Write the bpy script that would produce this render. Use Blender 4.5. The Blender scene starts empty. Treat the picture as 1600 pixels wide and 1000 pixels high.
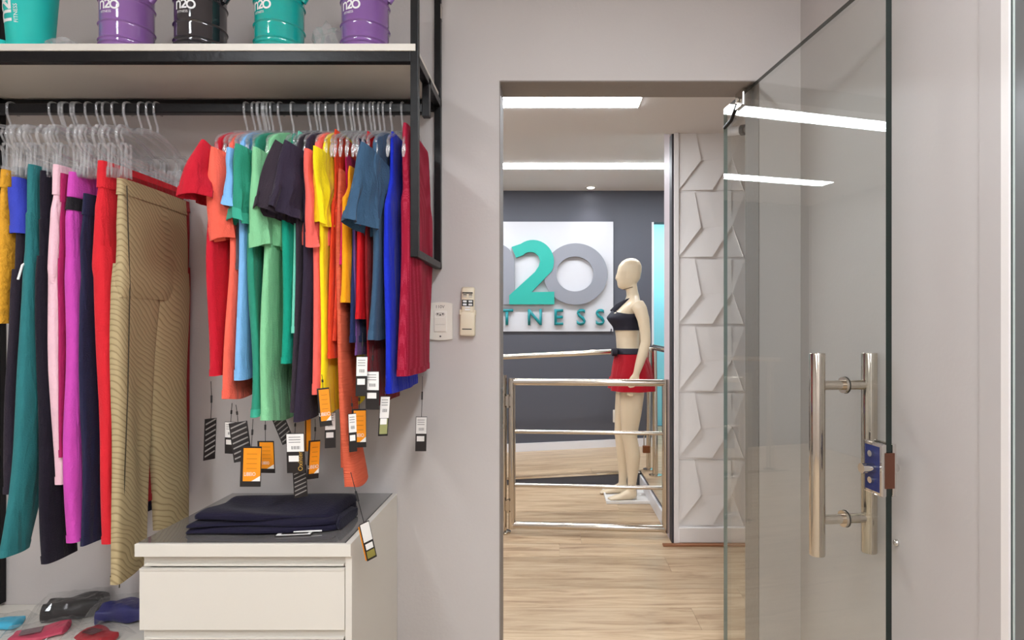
import bpy, bmesh, math, random
from mathutils import Vector, Matrix
S = bpy.context.scene
COL = S.collection
PI = math.pi

# ------------------------------------------------------------------ camera
FP, CX, CY, CZ = 904.0, 860.0, 510.0, 1.25      # focal length (px of a 1600x1000 frame), principal point, eye height
cam_d = bpy.data.cameras.new('camera')
cam_d.sensor_width = 36.0
cam_d.lens = FP / 1600 * 36
cam_d.shift_x = (800 - CX) / 1600
cam_d.shift_y = (CY - 500) / 1600
cam_d.clip_start = 0.02
cam = bpy.data.objects.new('camera', cam_d)
COL.objects.link(cam)
cam.location = (0, 0, CZ)
cam.rotation_euler = (PI / 2, 0, 0)
S.camera = cam

# ------------------------------------------------------------------ world + exposure
W = bpy.data.worlds.new('world')
S.world = W
W.use_nodes = True
W.node_tree.nodes['Background'].inputs[0].default_value = (0.9, 0.95, 1.0, 1)
W.node_tree.nodes['Background'].inputs[1].default_value = 0.25
S.cycles.transparent_max_bounces = 24
S.view_settings.view_transform = 'Standard'
S.view_settings.look = 'None'
S.view_settings.exposure = 0.0
S.view_settings.gamma = 1.0
S.view_settings.use_curve_mapping = False
ROOM_LIGHT = 49.0        # emission of the shop's own ceiling strips
HALL_LIGHT = 40.0        # emission of the hall strips
SPOT_W = 4.5

# ------------------------------------------------------------------ helpers
def srgb(r, g, b):
    def f(c):
        c /= 255.0
        return c / 12.92 if c <= 0.04045 else ((c + 0.055) / 1.055) ** 2.4
    return (f(r), f(g), f(b), 1.0)

MATS = {}
def mat(name, color, rough=0.6, metal=0.0, bump=0.0, bscale=60.0, var=0.0, vscale=3.0, sheen=0.0, coat=0.0, spec=0.5, emit=0.0, stretch=None):
    if name in MATS:
        return MATS[name]
    m = bpy.data.materials.new(name)
    m.use_nodes = True
    nt = m.node_tree
    p = nt.nodes['Principled BSDF']
    p.inputs['Base Color'].default_value = color
    p.inputs['Roughness'].default_value = rough
    p.inputs['Metallic'].default_value = metal
    p.inputs['Specular IOR Level'].default_value = spec
    p.inputs['Sheen Weight'].default_value = sheen
    p.inputs['Coat Weight'].default_value = coat
    if emit:
        p.inputs['Emission Color'].default_value = color
        p.inputs['Emission Strength'].default_value = emit
    tc = nt.nodes.new('ShaderNodeTexCoord')
    co = tc.outputs['Object']
    if stretch:
        mp = nt.nodes.new('ShaderNodeMapping')
        mp.inputs['Scale'].default_value = stretch
        nt.links.new(co, mp.inputs['Vector'])
        co = mp.outputs['Vector']
    if var:
        n = nt.nodes.new('ShaderNodeTexNoise')
        n.inputs['Scale'].default_value = vscale
        n.inputs['Detail'].default_value = 4
        nt.links.new(co, n.inputs['Vector'])
        mx = nt.nodes.new('ShaderNodeMix')
        mx.data_type = 'RGBA'
        c = color
        mx.inputs['A'].default_value = (c[0] * (1 - var), c[1] * (1 - var), c[2] * (1 - var), 1)
        mx.inputs['B'].default_value = (min(1, c[0] * (1 + var)), min(1, c[1] * (1 + var)), min(1, c[2] * (1 + var)), 1)
        nt.links.new(n.outputs['Fac'], mx.inputs['Factor'])
        nt.links.new(mx.outputs['Result'], p.inputs['Base Color'])
    if bump:
        n2 = nt.nodes.new('ShaderNodeTexNoise')
        n2.inputs['Scale'].default_value = bscale
        n2.inputs['Detail'].default_value = 3
        nt.links.new(co, n2.inputs['Vector'])
        b = nt.nodes.new('ShaderNodeBump')
        b.inputs['Strength'].default_value = bump
        b.inputs['Distance'].default_value = 0.01
        nt.links.new(n2.outputs['Fac'], b.inputs['Height'])
        nt.links.new(b.outputs['Normal'], p.inputs['Normal'])
    MATS[name] = m
    return m

def fabric(name, rgb, rough=0.85):
    key = 'fabric_' + name
    if key in MATS:
        return MATS[key]
    m = mat(key, srgb(*rgb), rough, bump=0.25, bscale=220, var=0.08, vscale=14, sheen=0.08, spec=0.25)
    nt = m.node_tree
    b0 = [n_ for n_ in nt.nodes if n_.type == 'BUMP'][0]
    mp = nt.nodes.new('ShaderNodeMapping')
    mp.inputs['Scale'].default_value = (18, 26, 4.5)
    nt.links.new(nt.nodes['Texture Coordinate'].outputs['Object'], mp.inputs['Vector'])
    nz = nt.nodes.new('ShaderNodeTexNoise')
    nz.inputs['Scale'].default_value = 1.0
    nz.inputs['Detail'].default_value = 2.5
    nz.inputs['Distortion'].default_value = 0.8
    nt.links.new(mp.outputs['Vector'], nz.inputs['Vector'])
    b1 = nt.nodes.new('ShaderNodeBump')
    b1.inputs['Strength'].default_value = 0.55
    b1.inputs['Distance'].default_value = 0.02
    nt.links.new(nz.outputs['Fac'], b1.inputs['Height'])
    nt.links.new(b1.outputs['Normal'], b0.inputs['Normal'])
    return m

def fabric_mesh(name, rgb, rgb2, scale=260):
    """Perforated sports mesh: a fine grid of small holes showing a darker/lighter layer."""
    key = 'mesh_' + name
    if key in MATS:
        return MATS[key]
    m = mat(key, srgb(*rgb), 0.8, spec=0.25)
    nt = m.node_tree
    p = nt.nodes['Principled BSDF']
    tc = nt.nodes['Texture Coordinate']
    v = nt.nodes.new('ShaderNodeTexVoronoi')
    v.inputs['Scale'].default_value = scale
    v.inputs['Randomness'].default_value = 0.15
    nt.links.new(tc.outputs['Object'], v.inputs['Vector'])
    r = nt.nodes.new('ShaderNodeValToRGB')
    r.color_ramp.elements[0].position = 0.22
    r.color_ramp.elements[0].color = srgb(*rgb2)
    r.color_ramp.elements[1].position = 0.38
    r.color_ramp.elements[1].color = srgb(*rgb)
    nt.links.new(v.outputs['Distance'], r.inputs['Fac'])
    nt.links.new(r.outputs['Color'], p.inputs['Base Color'])
    return m

def fabric_wavy(name, rgb, rgb2):
    key = 'wavy_' + name
    if key in MATS:
        return MATS[key]
    m = mat(key, srgb(*rgb), 0.8, spec=0.25)
    nt = m.node_tree
    p = nt.nodes['Principled BSDF']
    tc = nt.nodes['Texture Coordinate']
    mp = nt.nodes.new('ShaderNodeMapping')
    mp.inputs['Rotation'].default_value = (0.7, 0, 0)
    nt.links.new(tc.outputs['Object'], mp.inputs['Vector'])
    w = nt.nodes.new('ShaderNodeTexWave')
    w.bands_direction = 'Z'
    w.inputs['Scale'].default_value = 24
    w.inputs['Distortion'].default_value = 22.0
    w.inputs['Detail'].default_value = 1.5
    w.inputs['Detail Scale'].default_value = 0.28
    nt.links.new(mp.outputs['Vector'], w.inputs['Vector'])
    r = nt.nodes.new('ShaderNodeValToRGB')
    r.color_ramp.elements[0].position = 0.0
    r.color_ramp.elements[0].color = srgb(*rgb2)
    r.color_ramp.elements[1].position = 0.24
    r.color_ramp.elements[1].color = srgb(*rgb)
    nt.links.new(w.outputs['Fac'], r.inputs['Fac'])
    nt.links.new(r.outputs['Color'], p.inputs['Base Color'])
    b = nt.nodes.new('ShaderNodeBump')
    b.inputs['Strength'].default_value = 0.25
    b.inputs['Distance'].default_value = 0.003
    nt.links.new(w.outputs['Fac'], b.inputs['Height'])
    nt.links.new(b.outputs['Normal'], p.inputs['Normal'])
    return m

def clear_mat(name, tint, ior=1.5, rough=0.0, haze=0.0, hazecol=(1, 1, 1, 1)):
    """Thin clear sheet: Fresnel reflection over tinted transparency, a little haze if the plastic is cloudy."""
    if name in MATS:
        return MATS[name]
    m = bpy.data.materials.new(name)
    m.use_nodes = True
    nt = m.node_tree
    nt.nodes.clear()
    out = nt.nodes.new('ShaderNodeOutputMaterial')
    tr = nt.nodes.new('ShaderNodeBsdfTransparent')
    tr.inputs['Color'].default_value = tint
    gl = nt.nodes.new('ShaderNodeBsdfGlossy')
    gl.inputs['Roughness'].default_value = rough
    geo = nt.nodes.new('ShaderNodeNewGeometry')
    mx = nt.nodes.new('ShaderNodeMix')
    mx.data_type = 'FLOAT'
    mx.inputs['A'].default_value = ior
    mx.inputs['B'].default_value = 1.0 / ior
    nt.links.new(geo.outputs['Backfacing'], mx.inputs['Factor'])
    fr = nt.nodes.new('ShaderNodeFresnel')
    nt.links.new(mx.outputs['Result'], fr.inputs['IOR'])
    base = tr.outputs[0]
    if haze:
        df = nt.nodes.new('ShaderNodeBsdfDiffuse')
        df.inputs['Color'].default_value = hazecol
        h = nt.nodes.new('ShaderNodeMixShader')
        h.inputs[0].default_value = haze
        nt.links.new(tr.outputs[0], h.inputs[1])
        nt.links.new(df.outputs[0], h.inputs[2])
        base = h.outputs[0]
    ms = nt.nodes.new('ShaderNodeMixShader')
    nt.links.new(fr.outputs[0], ms.inputs[0])
    nt.links.new(base, ms.inputs[1])
    nt.links.new(gl.outputs[0], ms.inputs[2])
    nt.links.new(ms.outputs[0], out.inputs['Surface'])
    MATS[name] = m
    return m

def wx(px, Y):
    return (px - CX) * Y / FP
def wz(py, Y):
    return CZ - (py - CY) * Y / FP

class MB:
    def __init__(s):
        s.v, s.f = [], []
    def add(s, verts, faces):
        o = len(s.v)
        s.v += [tuple(p) for p in verts]
        s.f += [tuple(i + o for i in f) for f in faces]
        return s
    def box(s, a, b):
        x0, y0, z0 = a
        x1, y1, z1 = b
        return s.add([(x0, y0, z0), (x1, y0, z0), (x1, y1, z0), (x0, y1, z0), (x0, y0, z1), (x1, y0, z1), (x1, y1, z1), (x0, y1, z1)],
                     [(0, 3, 2, 1), (4, 5, 6, 7), (0, 1, 5, 4), (1, 2, 6, 5), (2, 3, 7, 6), (3, 0, 4, 7)])
    def rings(s, rs, cap0=True, cap1=True, loop=True):
        n = len(rs[0])
        v = [p for r in rs for p in r]
        f = []
        for i in range(len(rs) - 1):
            for k in range(n if loop else n - 1):
                a, b = i * n + k, i * n + (k + 1) % n
                f.append((a, b, b + n, a + n))
        if cap0: f.append(tuple(range(n - 1, -1, -1)))
        if cap1: f.append(tuple(range((len(rs) - 1) * n, len(rs) * n)))
        return s.add(v, f)
    def tube(s, pts, r, n=8, caps=True, flat=1.0):
        pts = [Vector(p) for p in pts]
        rs = []
        ref = None
        for i, p in enumerate(pts):
            d = (pts[min(i + 1, len(pts) - 1)] - pts[max(i - 1, 0)]).normalized()
            if ref is None:
                ref = Vector((0, 0, 1)) if abs(d.z) < 0.9 else Vector((1, 0, 0))
            a = (ref - d * ref.dot(d))
            if a.length < 1e-5:
                a = d.orthogonal()
            a.normalize()
            ref = a
            b = d.cross(a)
            rr = r[i] if isinstance(r, (list, tuple)) else r
            rs.append([p + a * (rr * math.cos(2 * PI * k / n)) + b * (rr * flat * math.sin(2 * PI * k / n)) for k in range(n)])
        return s.rings(rs, caps, caps)
    def lathe(s, prof, n=32, c=(0, 0), caps=(True, True)):
        rs = [[(c[0] + r * math.cos(2 * PI * k / n), c[1] + r * math.sin(2 * PI * k / n), z) for k in range(n)] for r, z in prof]
        return s.rings(rs, *caps)
    def prism(s, poly, y0, y1):
        """polygon of (x, z) extruded along y"""
        n = len(poly)
        v = [(x, y0, z) for x, z in poly] + [(x, y1, z) for x, z in poly]
        f = [tuple(range(n)), tuple(range(2 * n - 1, n - 1, -1))]
        f += [(k, n + k, n + (k + 1) % n, (k + 1) % n) for k in range(n)]
        return s.add(v, f)
    def build(s, name, m, parent=None, smooth=False, bevel=0.0, loc=None, fix=True):
        me = bpy.data.meshes.new(name)
        me.from_pydata(s.v, [], s.f)
        if bevel or fix:
            bm = bmesh.new()
            bm.from_mesh(me)
            if bevel:
                bmesh.ops.bevel(bm, geom=[e for e in bm.edges if e.calc_face_angle(0) > 0.5], offset=bevel, segments=2, profile=0.5, affect='EDGES')
            bmesh.ops.recalc_face_normals(bm, faces=bm.faces)
            bm.to_mesh(me)
            bm.free()
        if smooth:
            for p in me.polygons:
                p.use_smooth = True
            if hasattr(me, 'set_sharp_from_angle'):
                me.set_sharp_from_angle(angle=0.9)
        me.materials.append(m)
        o = bpy.data.objects.new(name, me)
        COL.objects.link(o)
        if loc is not None:
            o.location = loc
        if parent is not None:
            o.parent = parent
        return o

def tag(o, label, cat, group=None):
    o['label'] = label
    o['category'] = cat
    if group:
        o['group'] = group
    return o
def thing(name, label, cat, loc=(0, 0, 0), rz=0.0, group=None):
    o = bpy.data.objects.new(name, None)
    o.empty_display_size = 0.05
    COL.objects.link(o)
    o.location = loc
    o.rotation_euler = (0, 0, rz)
    return tag(o, label, cat, group)
def struct(o):
    o['kind'] = 'structure'
    return o
def box(name, a, b, m, parent=None, bevel=0.0, smooth=False):
    return MB().box(a, b).build(name, m, parent, bevel=bevel, smooth=smooth)

def text_mesh(s, size, off=0.0):
    cu = bpy.data.curves.new('t', 'FONT')
    cu.body = s
    cu.size = size
    cu.resolution_u = 3
    cu.offset = off
    ob = bpy.data.objects.new('t', cu)
    COL.objects.link(ob)
    dg = bpy.context.evaluated_depsgraph_get()
    me = bpy.data.meshes.new_from_object(ob.evaluated_get(dg))
    bpy.data.objects.remove(ob)
    bpy.data.curves.remove(cu)
    return me
def text_obj(name, s, size, m, parent, origin, right=(1, 0, 0), up=(0, 0, 1), depth=0.0, squash=1.0, center=False, off=0.0):
    """Flat or extruded lettering lying in the plane spanned by right/up."""
    me = text_mesh(s, size, off)
    r, u = Vector(right), Vector(up)
    nrm = r.cross(u)
    xs = [v.co.x for v in me.vertices]
    cx = (min(xs) + max(xs)) / 2 if center else 0
    bm = bmesh.new()
    bm.from_mesh(me)
    if depth:
        g = bmesh.ops.extrude_face_region(bm, geom=bm.faces[:])
        for e in g['geom']:
            if isinstance(e, bmesh.types.BMVert):
                e.co.z += depth
        bmesh.ops.recalc_face_normals(bm, faces=bm.faces)
    for v in bm.verts:
        c = v.co.copy()
        v.co = Vector(origin) + r * ((c.x - cx) * squash) + u * c.y + nrm * c.z
    bm.to_mesh(me)
    bm.free()
    me.name = name
    me.materials.clear()
    me.materials.append(m)
    o = bpy.data.objects.new(name, me)
    COL.objects.link(o)
    o.parent = parent
    return o

def lerp(a, b, t):
    return a + (b - a) * t
def interp(tab, z):
    """tab: rows (z, a, b, ...) with z descending; smooth interpolation"""
    if z >= tab[0][0]:
        return tab[0][1:]
    for r0, r1 in zip(tab, tab[1:]):
        if z >= r1[0]:
            t = (r0[0] - z) / (r0[0] - r1[0])
            return tuple(lerp(a, b, t) for a, b in zip(r0[1:], r1[1:]))
    return tab[-1][1:]

# ------------------------------------------------------------------ materials
M_wall = mat('wall_paint_warm_grey', srgb(196, 189, 186), 0.55, bump=0.05, bscale=90, var=0.02, vscale=1.5)
M_ceil = mat('ceiling_white', srgb(222, 216, 213), 0.7)
M_floor = mat('floor_shop', srgb(190, 172, 150), 0.45, var=0.1, vscale=6)
M_dark = mat('wall_paint_charcoal', srgb(78, 79, 88), 0.6, bump=0.04, bscale=90)
M_white = mat('white_laminate', srgb(219, 213, 203), 0.4)
M_panel = mat('panel_white', srgb(196, 195, 199), 0.35)
M_tile = mat('plaster_white', srgb(234, 229, 226), 0.5)
M_black = mat('black_lacquer_steel', srgb(12, 10, 12), 0.38, bump=0.1, bscale=60, spec=0.3)
M_steel = mat('polished_steel', srgb(205, 196, 184), 0.12, metal=1.0)
M_chrome = mat('chrome', srgb(215, 212, 208), 0.06, metal=1.0)
M_teal = mat('sign_teal', srgb(30, 158, 144), 0.4)
M_teal2 = mat('sign_letters_teal', srgb(12, 130, 136), 0.4)
M_grey = mat('sign_grey', srgb(132, 133, 141), 0.4)
M_glass = clear_mat('door_glass', (0.955, 0.968, 0.958, 1), 1.52)
M_glass_edge = mat('glass_edge_green', srgb(3, 24, 20), 0.1, coat=0.4)
M_acrylic = clear_mat('clear_acrylic', (0.95, 0.95, 0.95, 1), 1.75, 0.08, 0.15, (0.95, 0.95, 0.97, 1))
M_film = clear_mat('clear_film', (0.96, 0.96, 0.96, 1), 1.4, 0.04, 0.015)
M_light = mat('led_diffuser', (0.90, 0.955, 1.0, 1), 0.5, emit=ROOM_LIGHT)
M_light2 = mat('led_diffuser_right', (0.90, 0.955, 1.0, 1), 0.5, emit=ROOM_LIGHT * 1.35)
M_hlight = mat('led_diffuser_hall', (0.88, 0.94, 1.0, 1), 0.5, emit=HALL_LIGHT)
M_skirt = mat('skirting_white', srgb(222, 220, 222), 0.4)
M_cream = mat('mannequin_cream', srgb(222, 202, 172), 0.38, coat=0.15)
M_cyan = mat('cyan_paint', srgb(150, 226, 238), 0.5)
M_tag_black = mat('tag_black', srgb(26, 20, 20), 0.45)
M_tag_orange = mat('tag_orange', srgb(248, 150, 14), 0.5)
M_tag_white = mat('tag_white', srgb(240, 236, 232), 0.6)
M_ink = mat('ink', srgb(60, 55, 55), 0.7)
M_gold = mat('tag_gold', srgb(205, 160, 70), 0.4)
M_print = mat('white_print', srgb(240, 240, 240), 0.5)
M_string = mat('tag_string', srgb(28, 24, 24), 0.7)
M_plastic = mat('switch_plastic', srgb(232, 226, 214), 0.35)
M_plastic2 = mat('remote_plastic', srgb(226, 213, 188), 0.4)

def wood_mat():
    m = mat('wood_laminate', srgb(205, 178, 146), 0.32, spec=0.4)
    nt = m.node_tree
    p = nt.nodes['Principled BSDF']
    tc = nt.nodes['Texture Coordinate']
    oi = nt.nodes.new('ShaderNodeObjectInfo')
    ad = nt.nodes.new('ShaderNodeVectorMath')
    ad.operation = 'MULTIPLY_ADD'
    ad.inputs[1].default_value = (1.6, 16, 16)
    cmb = nt.nodes.new('ShaderNodeCombineXYZ')
    mu = nt.nodes.new('ShaderNodeMath')
    mu.operation = 'MULTIPLY'
    mu.inputs[1].default_value = 37.0
    nt.links.new(oi.outputs['Random'], mu.inputs[0])
    for i in range(3):
        nt.links.new(mu.outputs[0], cmb.inputs[i])
    nt.links.new(tc.outputs['Object'], ad.inputs[0])
    nt.links.new(cmb.outputs[0], ad.inputs[2])
    n = nt.nodes.new('ShaderNodeTexNoise')
    n.inputs['Scale'].default_value = 1.6
    n.inputs['Detail'].default_value = 7
    n.inputs['Roughness'].default_value = 0.65
    n.inputs['Distortion'].default_value = 0.6
    nt.links.new(ad.outputs[0], n.inputs['Vector'])
    r = nt.nodes.new('ShaderNodeValToRGB')
    r.color_ramp.elements[0].position = 0.28
    r.color_ramp.elements[0].color = srgb(140, 110, 84)
    r.color_ramp.elements[1].position = 0.62
    r.color_ramp.elements[1].color = srgb(200, 175, 144)
    e = r.color_ramp.elements.new(0.45)
    e.color = srgb(181, 153, 122)
    nt.links.new(n.outputs['Fac'], r.inputs['Fac'])
    hs = nt.nodes.new('ShaderNodeHueSaturation')
    mr = nt.nodes.new('ShaderNodeMapRange')
    mr.inputs['To Min'].default_value = 0.9
    mr.inputs['To Max'].default_value = 1.08
    nt.links.new(oi.outputs['Random'], mr.inputs['Value'])
    nt.links.new(mr.outputs[0], hs.inputs['Value'])
    nt.links.new(r.outputs['Color'], hs.inputs['Color'])
    nt.links.new(hs.outputs[0], p.inputs['Base Color'])
    return m
M_wood = wood_mat()

# ------------------------------------------------------------------ the shop room shell
YW = 2.0            # front face of the wall with the doorway
YW2 = 2.14          # its far face
XR = 0.865          # right wall
XL = -2.7
YB = -2.4
ZC = 2.64           # shop ceiling
OX0, OX1, OZ = -0.177, 0.723, 2.10     # doorway
w = MB()
w.box((XL - 0.1, YW, 0), (OX0, YW2, ZC))
w.box((OX1, YW, 0), (2.6, YW2, ZC))
w.box((OX0, YW, OZ), (OX1, YW2, ZC))
struct(w.build('wall_front', M_wall))
M_rev = mat('reveal_grey', srgb(150, 141, 136), 0.7, bump=0.2, bscale=50)  # thin doorway lining, a darker grey than the wall around it
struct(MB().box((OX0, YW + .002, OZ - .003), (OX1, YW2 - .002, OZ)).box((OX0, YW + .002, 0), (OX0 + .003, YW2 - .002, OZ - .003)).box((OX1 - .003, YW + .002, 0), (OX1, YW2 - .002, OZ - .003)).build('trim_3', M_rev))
struct(box('floor_shop', (XL, YB, -0.05), (XR, YW, 0), M_floor))
struct(box('ceiling_shop', (XL - 0.1, YB - 0.1, ZC), (XR + 0.12, YW2, ZC + 0.06), M_ceil))
struct(box('wall_left', (XL - 0.1, YB, 0), (XL, YW, ZC), M_wall))
struct(box('wall_back', (XL - 0.1, YB - 0.1, 0), (XR + 0.12, YB, ZC), M_wall))
# right wall with the side doorway near the camera
DY0, DY1 = 0.25, 1.092
w = MB()
w.box((XR, DY1, 0), (XR + 0.12, YW, ZC))
w.box((XR, YB, 0), (XR + 0.12, DY0, ZC))
w.box((XR, DY0, 2.45), (XR + 0.12, DY1, ZC))
struct(w.build('wall_right', M_wall))
t = struct(box('trim_1', (XR - 0.004, 1.106, 0), (XR, 1.162, ZC), mat('wall_paint_pilaster', srgb(190, 183, 180), 0.55)))
d = MB().box((XR - 0.004, 1.087, 0), (XR + 0.12, 1.106, 2.45)).box((XR - 0.012, DY0 - 0.02, 0), (XR + 0.12, DY0, 2.45)).build('door_2', mat('frame_white', srgb(236, 230, 226), 0.4))
struct(d)
box('seal', (XR + 0.0, 1.083, 0), (XR + 0.05, 1.087, 2.45), mat('rubber_seal', srgb(60, 72, 68), 0.5), d)
box('glass_strip', (XR + 0.0005, 1.0795, 0), (XR + 0.04, 1.083, 2.45), mat('glass_strip_pale', srgb(196, 206, 202), 0.3), d)
box('leaf', (XR + 0.002, DY0, 0.01), (XR + 0.04, 1.0795, 2.45), mat('door_leaf_grey', srgb(112, 112, 112), 0.3), d)
# the shop's ceiling strips
for i, (x, y0, y1) in enumerate([(0.34, -2.1, 0.8), (-1.35, -2.1, 0.7)]):
    L = thing('ceiling_light', ['white linear ceiling light of the shop near the glass door', 'white linear ceiling light of the shop on the rack side'][i], 'ceiling light', (x, (y0 + y1) / 2, ZC - 0.02), group='shop ceiling strips')
    h = (y1 - y0) / 2
    box('frame', (-0.075, -h, 0.0), (0.075, h, 0.02), M_white, L)
    box('diffuser', (-0.06, -h + 0.015, -0.004), (0.06, h - 0.015, 0.0), M_light2 if i == 0 else M_light, L)

# ------------------------------------------------------------------ the hall beyond
HX0, HX1 = -2.4, 2.4
YBK = 5.5
ZLOW, ZHI = 2.36, 2.54
YCOL = 3.34
XCOL = 0.70
XPLAT = 0.715
fl = struct(box('floor', (HX0, YW, -0.06), (HX1, YBK + 1.4, -0.008), M_wood))
random.seed(4)
row = 0
y = YW2 - 0.14
PW = 0.19
while y < 4.56:
    x = HX0 + 0.9 - random.random() * 1.1
    y1 = min(y + PW, 4.56)
    while x < XCOL + 1.0:
        x1 = x + 1.28
        a, b = max(x, -1.5), min(x1, 1.7)
        if y < YW2 - 0.001:
            a, b = max(a, OX0), min(b, OX1)
        if y > YCOL - 0.05:
            b = min(b, XPLAT)
        if b - a > 0.02:
            MB().box((a + 0.0006, y + 0.0006, -0.008), (b - 0.0006, y1 - 0.0006, 0)).build('plank', M_wood, fl)
        x = x1
    y = y1
    row += 1
# ceilings
struct(box('ceiling', (HX0, YW2, ZLOW), (HX1, YCOL, ZLOW + 0.3), M_ceil))
struct(box('ceiling_raised', (HX0, YCOL, ZHI), (HX1, YBK + 1.4, ZHI + 0.12), M_ceil))
# back wall with an opening on its right for the cyan room
CXA, CXB, CZT = 0.975, 1.9, 2.24
w = MB()
w.box((HX0, YBK, 0), (CXA, YBK + 0.12, ZHI))
w.box((CXA, YBK, CZT), (HX1, YBK + 0.12, ZHI))
w.box((CXB, YBK, 0), (HX1, YBK + 0.12, CZT))
struct(w.build('wall_hall_back', M_dark))
struct(box('wall_hall_left', (HX0 - 0.1, YW2, 0), (HX0, YBK, ZHI), M_wall))
struct(box('wall_hall_right', (HX1, YW2, 0), (HX1 + 0.1, YBK + 1.4, ZHI), M_wall))
struct(box('wall_cyan', (CXA - 0.4, YBK + 1.2, 0), (HX1, YBK + 1.3, ZHI), M_cyan))
struct(box('wall_cyan_side', (CXA - 0.5, YBK + 0.12, 0), (CXA - 0.4, YBK + 1.3, ZHI), M_cyan))
struct(box('trim_2', (CXA - 0.012, YBK - 0.012, 0.11), (CXA + 0.006, YBK + 0.12, CZT), M_skirt))
L = thing('ceiling_light', 'linear ceiling light inside the cyan room behind the hall', 'ceiling light', (1.5, YBK + 0.6, ZHI - 0.02))
box('frame', (-0.62, -0.1, 0), (0.62, 0.1, 0.02), M_white, L)
box('diffuser', (-0.6, -0.08, -0.004), (0.6, 0.08, 0), mat('led_cyan_room', (1, 1, 1, 1), 0.5, emit=40), L)

# ramp and raised platform
RXL, ZRL, ZRR = -2.3, 0.0, 0.11
def ramp_z(x):
    return lerp(0.055, ZRR, (x + 0.36) / (XPLAT + 0.36)) if x < XPLAT else ZRR
rampm = MB()
xa, xb = -1.4, XPLAT
rampm.add([(xa, 4.56, 0), (xb, 4.56, 0), (xb, YBK, 0), (xa, YBK, 0), (xa, 4.56, ramp_z(xa) + 0.0), (xb, 4.56, ZRR - 0.008), (xb, YBK, ZRR - 0.008), (xa, YBK, ramp_z(xa))],
          [(0, 3, 2, 1), (4, 5, 6, 7), (0, 1, 5, 4), (1, 2, 6, 5), (2, 3, 7, 6), (3, 0, 4, 7)])
ramp = struct(rampm.build('trim_ramp', M_dark))
yy = 4.555
while yy < YBK - 0.01:
    y1 = min(yy + PW, YBK)
    xs = [-1.4, -1.4 + random.uniform(0.3, 1.0)]
    while xs[-1] < XPLAT - 0.05:
        xs.append(min(xs[-1] + 1.28, XPLAT))
    for a, b in zip(xs, xs[1:]):
        za, zb = max(ramp_z(a), 0.0), ramp_z(b)
        MB().add([(a, yy, za - .006), (b - .001, yy, zb - .006), (b - .001, y1 - .001, zb - .006), (a, y1 - .001, za - .006), (a, yy, za + .002), (b - .001, yy, zb + .002), (b - .001, y1 - .001, zb + .002), (a, y1 - .001, za + .002)],
                 [(0, 3, 2, 1), (4, 5, 6, 7), (0, 1, 5, 4), (1, 2, 6, 5), (2, 3, 7, 6), (3, 0, 4, 7)]).build('plank', M_wood, ramp)
    yy = y1
MB().add([(xa, 4.548, ramp_z(xa) - 0.012), (xb, 4.548, ZRR - 0.012), (xb, 4.555, ZRR - 0.012), (xa, 4.555, ramp_z(xa) - 0.012), (xa, 4.548, ramp_z(xa) + 0.004), (xb, 4.548, ZRR + 0.004), (xb, 4.555, ZRR + 0.004), (xa, 4.555, ramp_z(xa) + 0.004)],
         [(0, 3, 2, 1), (4, 5, 6, 7), (0, 1, 5, 4), (1, 2, 6, 5), (2, 3, 7, 6), (3, 0, 4, 7)]).build('edge_profile', M_steel, ramp)
struct(MB().add([(xa, YBK - 0.015, ramp_z(xa)), (CXA - 0.012, YBK - 0.015, ZRR), (CXA - 0.012, YBK, ZRR), (xa, YBK, ramp_z(xa)), (xa, YBK - 0.015, ramp_z(xa) + 0.09), (CXA - 0.012, YBK - 0.015, ZRR + 0.082), (CXA - 0.012, YBK, ZRR + 0.082), (xa, YBK, ramp_z(xa) + 0.09)],
         [(0, 3, 2, 1), (4, 5, 6, 7), (0, 1, 5, 4), (1, 2, 6, 5), (2, 3, 7, 6), (3, 0, 4, 7)]).build('baseboard_back', M_skirt))
plat = struct(box('trim_platform', (XPLAT, YCOL + 0.22, 0), (HX1, YBK + 1.2, ZRR - 0.008), M_dark))
yy = YCOL + 0.22
while yy < YBK + 1.1:
    MB().box((XPLAT, yy, ZRR - 0.008), (XPLAT + 1.2, yy + PW - 0.001, ZRR)).build('plank', M_wood, plat)
    yy += PW
struct(box('baseboard_platform', (XPLAT - 0.014, YCOL + 0.22, 0), (XPLAT, 4.548, 0.085), M_skirt))

# tiled wall (relief plaster panels), its return and skirting
TW = 0.385
TX0 = 0.738
col = struct(MB().box((XCOL + 0.012, YCOL, 0), (HX1, YCOL + 0.22, ZHI)).build('wall_tiled', M_tile))
box('corner_bead', (XCOL + 0.012, YCOL - 0.022, 0.0), (TX0 - 0.002, YCOL, ZLOW), M_tile, col)
box('dark_jamb', (XCOL, YCOL - 0.004, 0), (XCOL + 0.012, YCOL + 0.06, ZLOW), mat('jamb_dark', srgb(52, 50, 54), 0.5), col)
box('return_lining', (XCOL, YCOL + 0.06, 0.0), (XCOL + 0.012, YCOL + 0.22, ZHI), mat('return_paint', srgb(205, 192, 196), 0.5), col)
box('skirting', (TX0 - 0.002, YCOL - 0.03, 0.012), (HX1, YCOL, 0.098), M_tile, col, bevel=0.003)
box('shoe_moulding', (XCOL - 0.06, YCOL - 0.06, 0), (HX1, YCOL - 0.03, 0.012), mat('moulding_brown', srgb(150, 98, 66), 0.5), col, bevel=0.003)
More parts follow.
